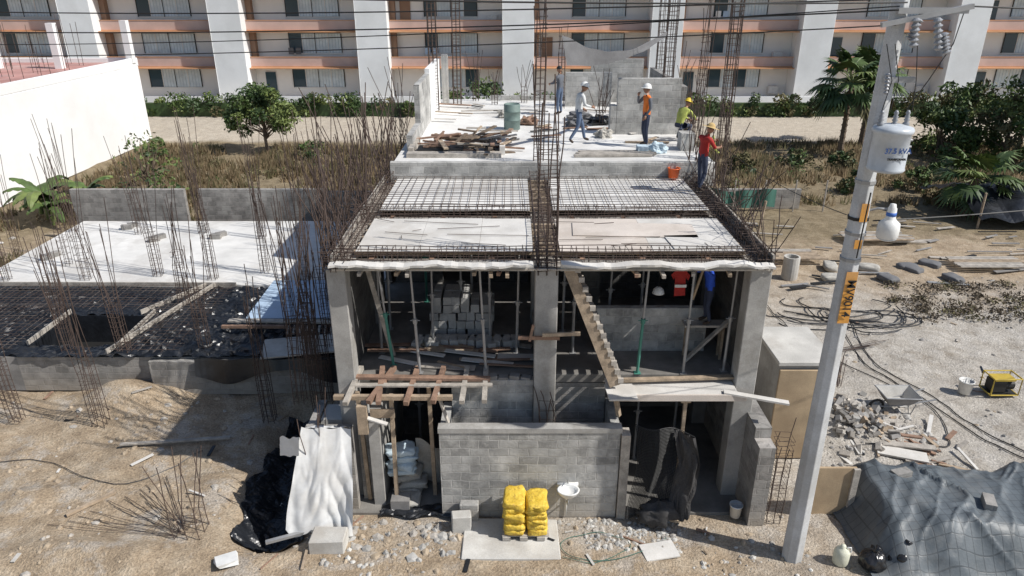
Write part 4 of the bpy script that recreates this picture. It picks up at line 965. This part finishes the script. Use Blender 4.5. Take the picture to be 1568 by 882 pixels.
# ---------------------------------------------------------------- people
SK = M('skin', (.30, .16, .10), .1, 8, rough=.55, bs=0)
def cloth(n, c): return M(n, c, .15, 7, rough=.85, bs=.35)
JEANS = cloth('jeans', (.10, .14, .22)); DARKP = cloth('dark_trousers', (.035, .045, .08)); BOOT = cloth('boots', (.05, .035, .025))
WSHIRT = cloth('white_shirt', (.62, .63, .63)); OVEST = cloth('orange_vest', (.8, .2, .03)); RSHIRT = cloth('red_shirt', (.38, .025, .02)); BSHIRT = cloth('blue_shirt', (.03, .10, .62)); GSHIRT = cloth('grey_shirt', (.12, .13, .15)); YSHIRT = cloth('hi_vis_shirt', (.45, .5, .12))
STRAW = cloth('straw', (.5, .36, .16)); HAIR = plain('hair', (.012, .01, .009), .6); LIPS = plain('lips', (.25, .08, .06))
BASE = dict(pel=(0, 0, .95), spi=(0, 0, 1.13), che=(0, .0, 1.32), nek=(0, .0, 1.47), hd=(0, .015, 1.55),
            sL=(-.19, 0, 1.40), eL=(-.25, .0, 1.12), wL=(-.26, .06, .87), sR=(.19, 0, 1.40), eR=(.25, .0, 1.12), wR=(.26, .06, .87),
            hL=(-.095, 0, .90), kL=(-.105, .03, .49), aL=(-.11, -.01, .10), tL=(-.12, .16, .045), hR=(.095, 0, .90), kR=(.105, .03, .49), aR=(.11, -.01, .10), tR=(.12, .16, .045))
RAD = dict(pel=(.155, .115), spi=(.14, .105), che=(.165, .115), nek=(.058, .058), hd=(.055, .055), sL=(.07, .07), eL=(.047, .047), wL=(.031, .031), sR=(.07, .07), eR=(.047, .047), wR=(.031, .031),
           hL=(.092, .092), kL=(.062, .062), aL=(.046, .046), tL=(.038, .038), hR=(.092, .092), kR=(.062, .062), aR=(.046, .046), tR=(.038, .038))
EDG = [('pel', 'spi'), ('spi', 'che'), ('che', 'nek'), ('nek', 'hd'), ('che', 'sL'), ('sL', 'eL'), ('eL', 'wL'), ('che', 'sR'), ('sR', 'eR'), ('eR', 'wR'), ('pel', 'hL'), ('hL', 'kL'), ('kL', 'aL'), ('aL', 'tL'), ('pel', 'hR'), ('hR', 'kR'), ('kR', 'aR'), ('aR', 'tR')]
def person(name, loc, rz, pose, shirt, pants, hat='helmet', hatmat=None, sleeve=True, vest=None, look=(0, 1, 0), sc=1.0):
    J = {k: Vector(v) for k, v in BASE.items()}; J.update({k: Vector(v) for k, v in pose.items()})
    names = list(J); me = bpy.data.meshes.new('sk'); me.from_pydata([J[k] for k in names], [(names.index(a), names.index(b2)) for a, b2 in EDG], [])
    o = bpy.data.objects.new('sk', me); scene.collection.objects.link(o); md = o.modifiers.new('s', 'SKIN'); md.use_smooth_shade = True; md.branch_smoothing = .4
    for i, k in enumerate(names):
        d = me.skin_vertices[0].data[i]; d.radius = RAD[k]; d.use_root = (k == 'pel')
    sb = o.modifiers.new('u', 'SUBSURF'); sb.levels = 1; sb.render_levels = 1
    dg = bpy.context.evaluated_depsgraph_get(); em = bpy.data.meshes.new_from_object(o.evaluated_get(dg)); bpy.data.objects.remove(o)
    g = G(); vs = [v.co.copy() for v in em.vertices]
    part = {('eL', 'wL'): SK if not sleeve else shirt, ('eR', 'wR'): SK if not sleeve else shirt, ('nek', 'hd'): SK, ('aL', 'tL'): BOOT, ('aR', 'tR'): BOOT}
    buckets = {}
    for p in em.polygons:
        c = p.center; best = None
        for a, b2 in EDG:
            A2, B2 = J[a], J[b2]; ab = B2-A2; t = max(0, min(1, (c-A2).dot(ab)/ab.length_squared)); r = RAD[a][0]*(1-t)+RAD[b2][0]*t
            d = (c-(A2+ab*t)).length-r
            if best is None or d < best[0]: best = (d, (a, b2), t)
        e, t = best[1], best[2]
        mt = part.get(e)
        if mt is None: mt = pants if e[0] in ('hL', 'hR', 'kL', 'kR') or e[1] in ('hL', 'hR') or (e == ('pel', 'spi') and t < .15) else shirt
        if e in (('kL', 'aL'), ('kR', 'aR')) and t > .93: mt = BOOT
        if vest and e in (('pel', 'spi'), ('spi', 'che'), ('che', 'nek'), ('che', 'sL'), ('che', 'sR')) and mt is shirt: mt = vest
        if e in (('che', 'nek'),) and t > .8: mt = SK
        buckets.setdefault(mt.name, (mt, []))[1].append(tuple(p.vertices))
    first = True
    for mt, fl in buckets.values():
        if first: g.add(vs, fl, mt); first = False
        else:
            k = g.mi(mt); g.f.extend(fl); g.m.extend([k]*len(fl))
    for s2, e, w in ((-1, 'eL', 'wL'), (1, 'eR', 'wR')):
        d = (J[w]-J[e]).normalized(); sd = d.cross(Vector((s2, .2, .1))).normalized(); nn = d.cross(sd).normalized()
        if nn.x*s2 > 0: nn = -nn
        wv = J[w]; g.tube([wv-d*.01, wv+d*.03, wv+d*.075, wv+d*.09], [.026, .036, .038, .03], SK, 8)
        for i, (off, L) in enumerate(((-.027, .068), (-.009, .078), (.009, .073), (.026, .058))):
            b0 = wv+d*.08+sd*off; g.tube([b0, b0+d*L*.45+nn*.006, b0+d*L*.8+nn*.028, b0+d*L*.88+nn*.045], [.0095, .009, .008, .006], SK, 6)
        b0 = wv+d*.03-sd*.028; g.tube([b0, b0+d*.03-sd*.025+nn*.01, b0+d*.06-sd*.028+nn*.025], [.012, .011, .008], SK, 6)
    L = Vector(look).normalized(); hc = J['hd']+(J['hd']-J['nek']).normalized()*.075+L*.015; side = L.cross(Vector((0, 0, 1))).normalized(); up = side.cross(L)
    def H(x, y, z): return hc+side*x+L*y+up*z
    vs = []; nn = 14; mm = 20
    for j in range(nn+1):
        for i in range(mm):
            a = math.pi*j/nn; t = 2*math.pi*i/mm; dx, dy, dz = math.sin(a)*math.cos(t), math.sin(a)*math.sin(t), math.cos(a)
            k = 1-.22*max(0, -dz)*abs(dx); X, Y, Z = dx*.076*k, dy*.095*(1-.12*max(0, -dz)*(dy < 0)), dz*.118
            if dy > .9 and -.35 < dz < .1: Y += .022*(1-abs(dx)*3) if abs(dx) < .33 else 0
            if dy > .7 and abs(dz-.08) < .12 and .2 < abs(dx) < .6: Y -= .006
            vs.append(H(X, Y, Z))
    g.add(vs, [(j*mm+i, (j+1)*mm+i, (j+1)*mm+(i+1) % mm, j*mm+(i+1) % mm) for j in range(nn) for i in range(mm)], SK)
    for s2 in (-1, 1):
        c = H(s2*.03, .084, .01); g.blob(c, (.011, .011, .009), WHT, 0, 0, 5); c = H(s2*.03, .093, .01); g.blob(c, (.005, .005, .005), BLK, 0, 0, 4)
        c = H(s2*.077, -.005, 0); g.blob(c, (.012, .02, .032), SK, 0, 0, 6); g.tube([H(s2*.015, .092, .032), H(s2*.045, .083, .032)], .005, HAIR, 4)
    g.tube([H(-.022, .083, -.06), H(0, .09, -.058), H(.022, .083, -.06)], .005, LIPS, 5)
    def cap(r, z0, z1, mat, brimf=0, brim=0):
        vs = []; n2 = 24; rows = 7
        for j in range(rows+1):
            ph = (math.pi/2)*(1-j/rows)
            for i in range(n2):
                t = 2*math.pi*i/n2; vs.append(H(r[0]*math.cos(ph)*math.cos(t), r[1]*math.cos(ph)*math.sin(t)-.006, z0+(z1-z0)*math.sin(ph)))
        if brim or brimf:
            for i in range(n2):
                t = 2*math.pi*i/n2; bb = brim+brimf*max(0, math.sin(t))**2; vs.append(H((r[0]+bb)*math.cos(t), (r[1]+bb)*math.sin(t)-.006, z0-.012))
            rows += 1
        g.add(vs, [(j*n2+i, (j+1)*n2+i, (j+1)*n2+(i+1) % n2, j*n2+(i+1) % n2) for j in range(rows) for i in range(n2)], mat)
    cap((.081, .100), .015, .124, HAIR)
    if hat == 'helmet': cap((.108, .128), .045, .165, hatmat, .055, .012)
    if hat == 'straw': cap((.095, .112), .055, .165, hatmat, 0, .13)
    if hat == 'cap': cap((.088, .106), .045, .135, hatmat, .06, .002)
    ob = g.obj(name, smooth=True, loc=loc, rz=rz); ob.scale = (sc, sc, sc); return ob
hp = math.pi/2
person('construction_worker', (2.0, 21.9, 6.0), -hp*.85, dict(hL=(-.09, .0, .89), kL=(-.1, .17, .50), aL=(-.1, .24, .12), tL=(-.1, .39, .07), kR=(.1, -.04, .5), aR=(.1, -.28, .14), tR=(.1, -.16, .04), che=(0, .06, 1.32), nek=(0, .09, 1.46), hd=(0, .12, 1.54),
       sL=(-.19, .06, 1.40), eL=(-.25, .0, 1.13), wL=(-.22, .2, .98), sR=(.19, .06, 1.40), eR=(.25, .1, 1.14), wR=(.2, .32, 1.08)), WSHIRT, JEANS, 'helmet', WHT, look=(0, 1, -.25), sc=1.03)
person('construction_worker', (3.95, 21.4, 6.0), hp*1.15, dict(aL=(-.13, -.01, .10), aR=(.14, -.08, .10), tR=(.2, .07, .045), eR=(.33, .13, 1.2), wR=(.14, .22, 1.45), wL=(-.22, .12, .92)), GSHIRT, DARKP, 'helmet', WHT, vest=OVEST, look=(-.1, 1, .1), sc=1.03)
person('construction_worker', (4.72, 17.6, 5.69), -hp*.75, dict(eL=(-.27, .16, 1.2), wL=(-.2, .40, 1.24), eR=(.27, .14, 1.16), wR=(.16, .38, 1.14), che=(0, .04, 1.31), nek=(0, .07, 1.45), hd=(0, .1, 1.53), aL=(-.16, .1, .10), tL=(-.17, .26, .045), aR=(.15, -.14, .10), tR=(.17, .02, .045)), RSHIRT, DARKP, 'straw', STRAW, sleeve=False, look=(.2, 1, -.3), sc=.96)
person('construction_worker', (5.2, 22.2, 6.0), -hp*.6, dict(pel=(0, -.15, .55), spi=(0, -.08, .72), che=(0, .04, .88), nek=(0, .12, 1.01), hd=(0, .16, 1.08), sL=(-.19, .06, .95), sR=(.19, .06, .95), eL=(-.26, .25, .75), wL=(-.15, .45, .62), eR=(.26, .25, .75), wR=(.15, .45, .65),
       hL=(-.1, -.13, .5), hR=(.1, -.13, .5), kL=(-.18, .28, .52), kR=(.17, .25, .5), aL=(-.16, .02, .1), aR=(.15, -.0, .1), tL=(-.18, .17, .045), tR=(.17, .15, .045)), YSHIRT, DARKP, 'helmet', plain('helmet_yellow', (.7, .5, .03)), look=(0, 1, -.4))
person('construction_worker', (1.75, 27.0, 6.0), hp*.6, dict(eL=(-.28, .1, 1.16), wL=(-.18, .3, 1.12), eR=(.26, .1, 1.15), wR=(.12, .32, 1.12)), GSHIRT, JEANS, 'cap', BLK, look=(0, 1, -.2))
person('construction_worker', (4.2, 13.98, 3.75), math.radians(100), dict(kL=(-.14, .1, .5), aL=(-.15, .0, .1), eL=(-.28, .14, 1.3), wL=(-.2, .34, 1.5), eR=(.3, .08, 1.2), wR=(.2, .3, 1.25), pel=(0, 0, .9), spi=(0, .03, 1.07), che=(0, .08, 1.25), nek=(0, .12, 1.39), hd=(0, .15, 1.46), sL=(-.19, .08, 1.33), sR=(.19, .08, 1.33)), BSHIRT, DARKP, 'helmet', plain('helmet_red', (.5, .02, .02)), look=(0, 1, -.2), sc=.92)
g = G(); X, Y, Z = 3.52, 13.9, 5.0
g.add([(X-.2, Y, Z-.1), (X-.1, Y, Z), (X+.1, Y, Z), (X+.2, Y, Z-.12), (X+.16, Y-.03, Z-.22), (X+.11, Y, Z-.16), (X+.12, Y-.05, Z-.55), (X-.11, Y-.04, Z-.57), (X-.11, Y, Z-.16), (X-.15, Y-.03, Z-.2)], [(0, 1, 8, 9), (1, 2, 5, 8), (2, 3, 4, 5), (8, 5, 6, 7)], RSHIRT)
g.box(X-.115, X+.125, Y-.07, Y-.055, Z-.36, Z-.30, WHT); g.tube([(X, Y, Z), (X, Y, 5.38)], .006, BLK, 4); g.obj('hanging_shirt')
g = G(); g.lathe([(.13, 0), (.12, .02), (.11, .08), (.06, .13), (.01, .14)], (3.1, 13.98, 4.45), WHT, 16); g.tube([(3.1, 13.98, 4.58), (3.1, 13.98, 5.38)], .005, BLK, 4); g.obj('hanging_hard_hat', smooth=True)
g = G(); g.tube([(5.0, 17.75, 6.75), (5.15, 17.9, 6.6), (5.3, 18.3, 6.5), (5.5, 19.2, 6.3), (5.6, 20, 6.6), (5.7, 20.5, 6.2)], .02, YSHIRT, 5); g.obj('yellow_hose')

# ---------------------------------------------------------------- light, sky, camera
w = bpy.data.worlds.new('World'); scene.world = w; w.use_nodes = True
nt = w.node_tree; bg = nt.nodes['Background']; sky = nt.nodes.new('ShaderNodeTexSky'); sky.sky_type = 'NISHITA'; sky.sun_disc = False
EL, AZ = 46, 109
sky.sun_elevation = math.radians(EL); sky.sun_rotation = math.radians(AZ); sky.dust_density = 1.0
nt.links.new(sky.outputs[0], bg.inputs[0]); bg.inputs[1].default_value = .10
sl = bpy.data.lights.new('sun', 'SUN'); sl.energy = 4.9; sl.angle = math.radians(.5); sl.color = (1, .965, .91)
so = bpy.data.objects.new('sun', sl); scene.collection.objects.link(so)
e, a = math.radians(EL), math.radians(AZ); D = Vector((math.cos(e)*math.sin(a), math.cos(e)*math.cos(a), math.sin(e)))
so.rotation_euler = D.to_track_quat('Z', 'Y').to_euler(); so.location = D*60
cam = bpy.data.cameras.new('camera'); co = bpy.data.objects.new('camera', cam); scene.collection.objects.link(co)
co.location = (0, 0, 10.5); co.rotation_euler = (math.radians(67), 0, 0); cam.lens = 25.25; cam.sensor_width = 36; cam.clip_end = 2000; cam.clip_start = .1
scene.camera = co
scene.view_settings.view_transform = 'Standard'; scene.view_settings.look = 'None'; scene.view_settings.exposure = 0
print('TOTAL FACES', sum(len(o.data.polygons) for o in scene.objects if o.type == 'MESH'))
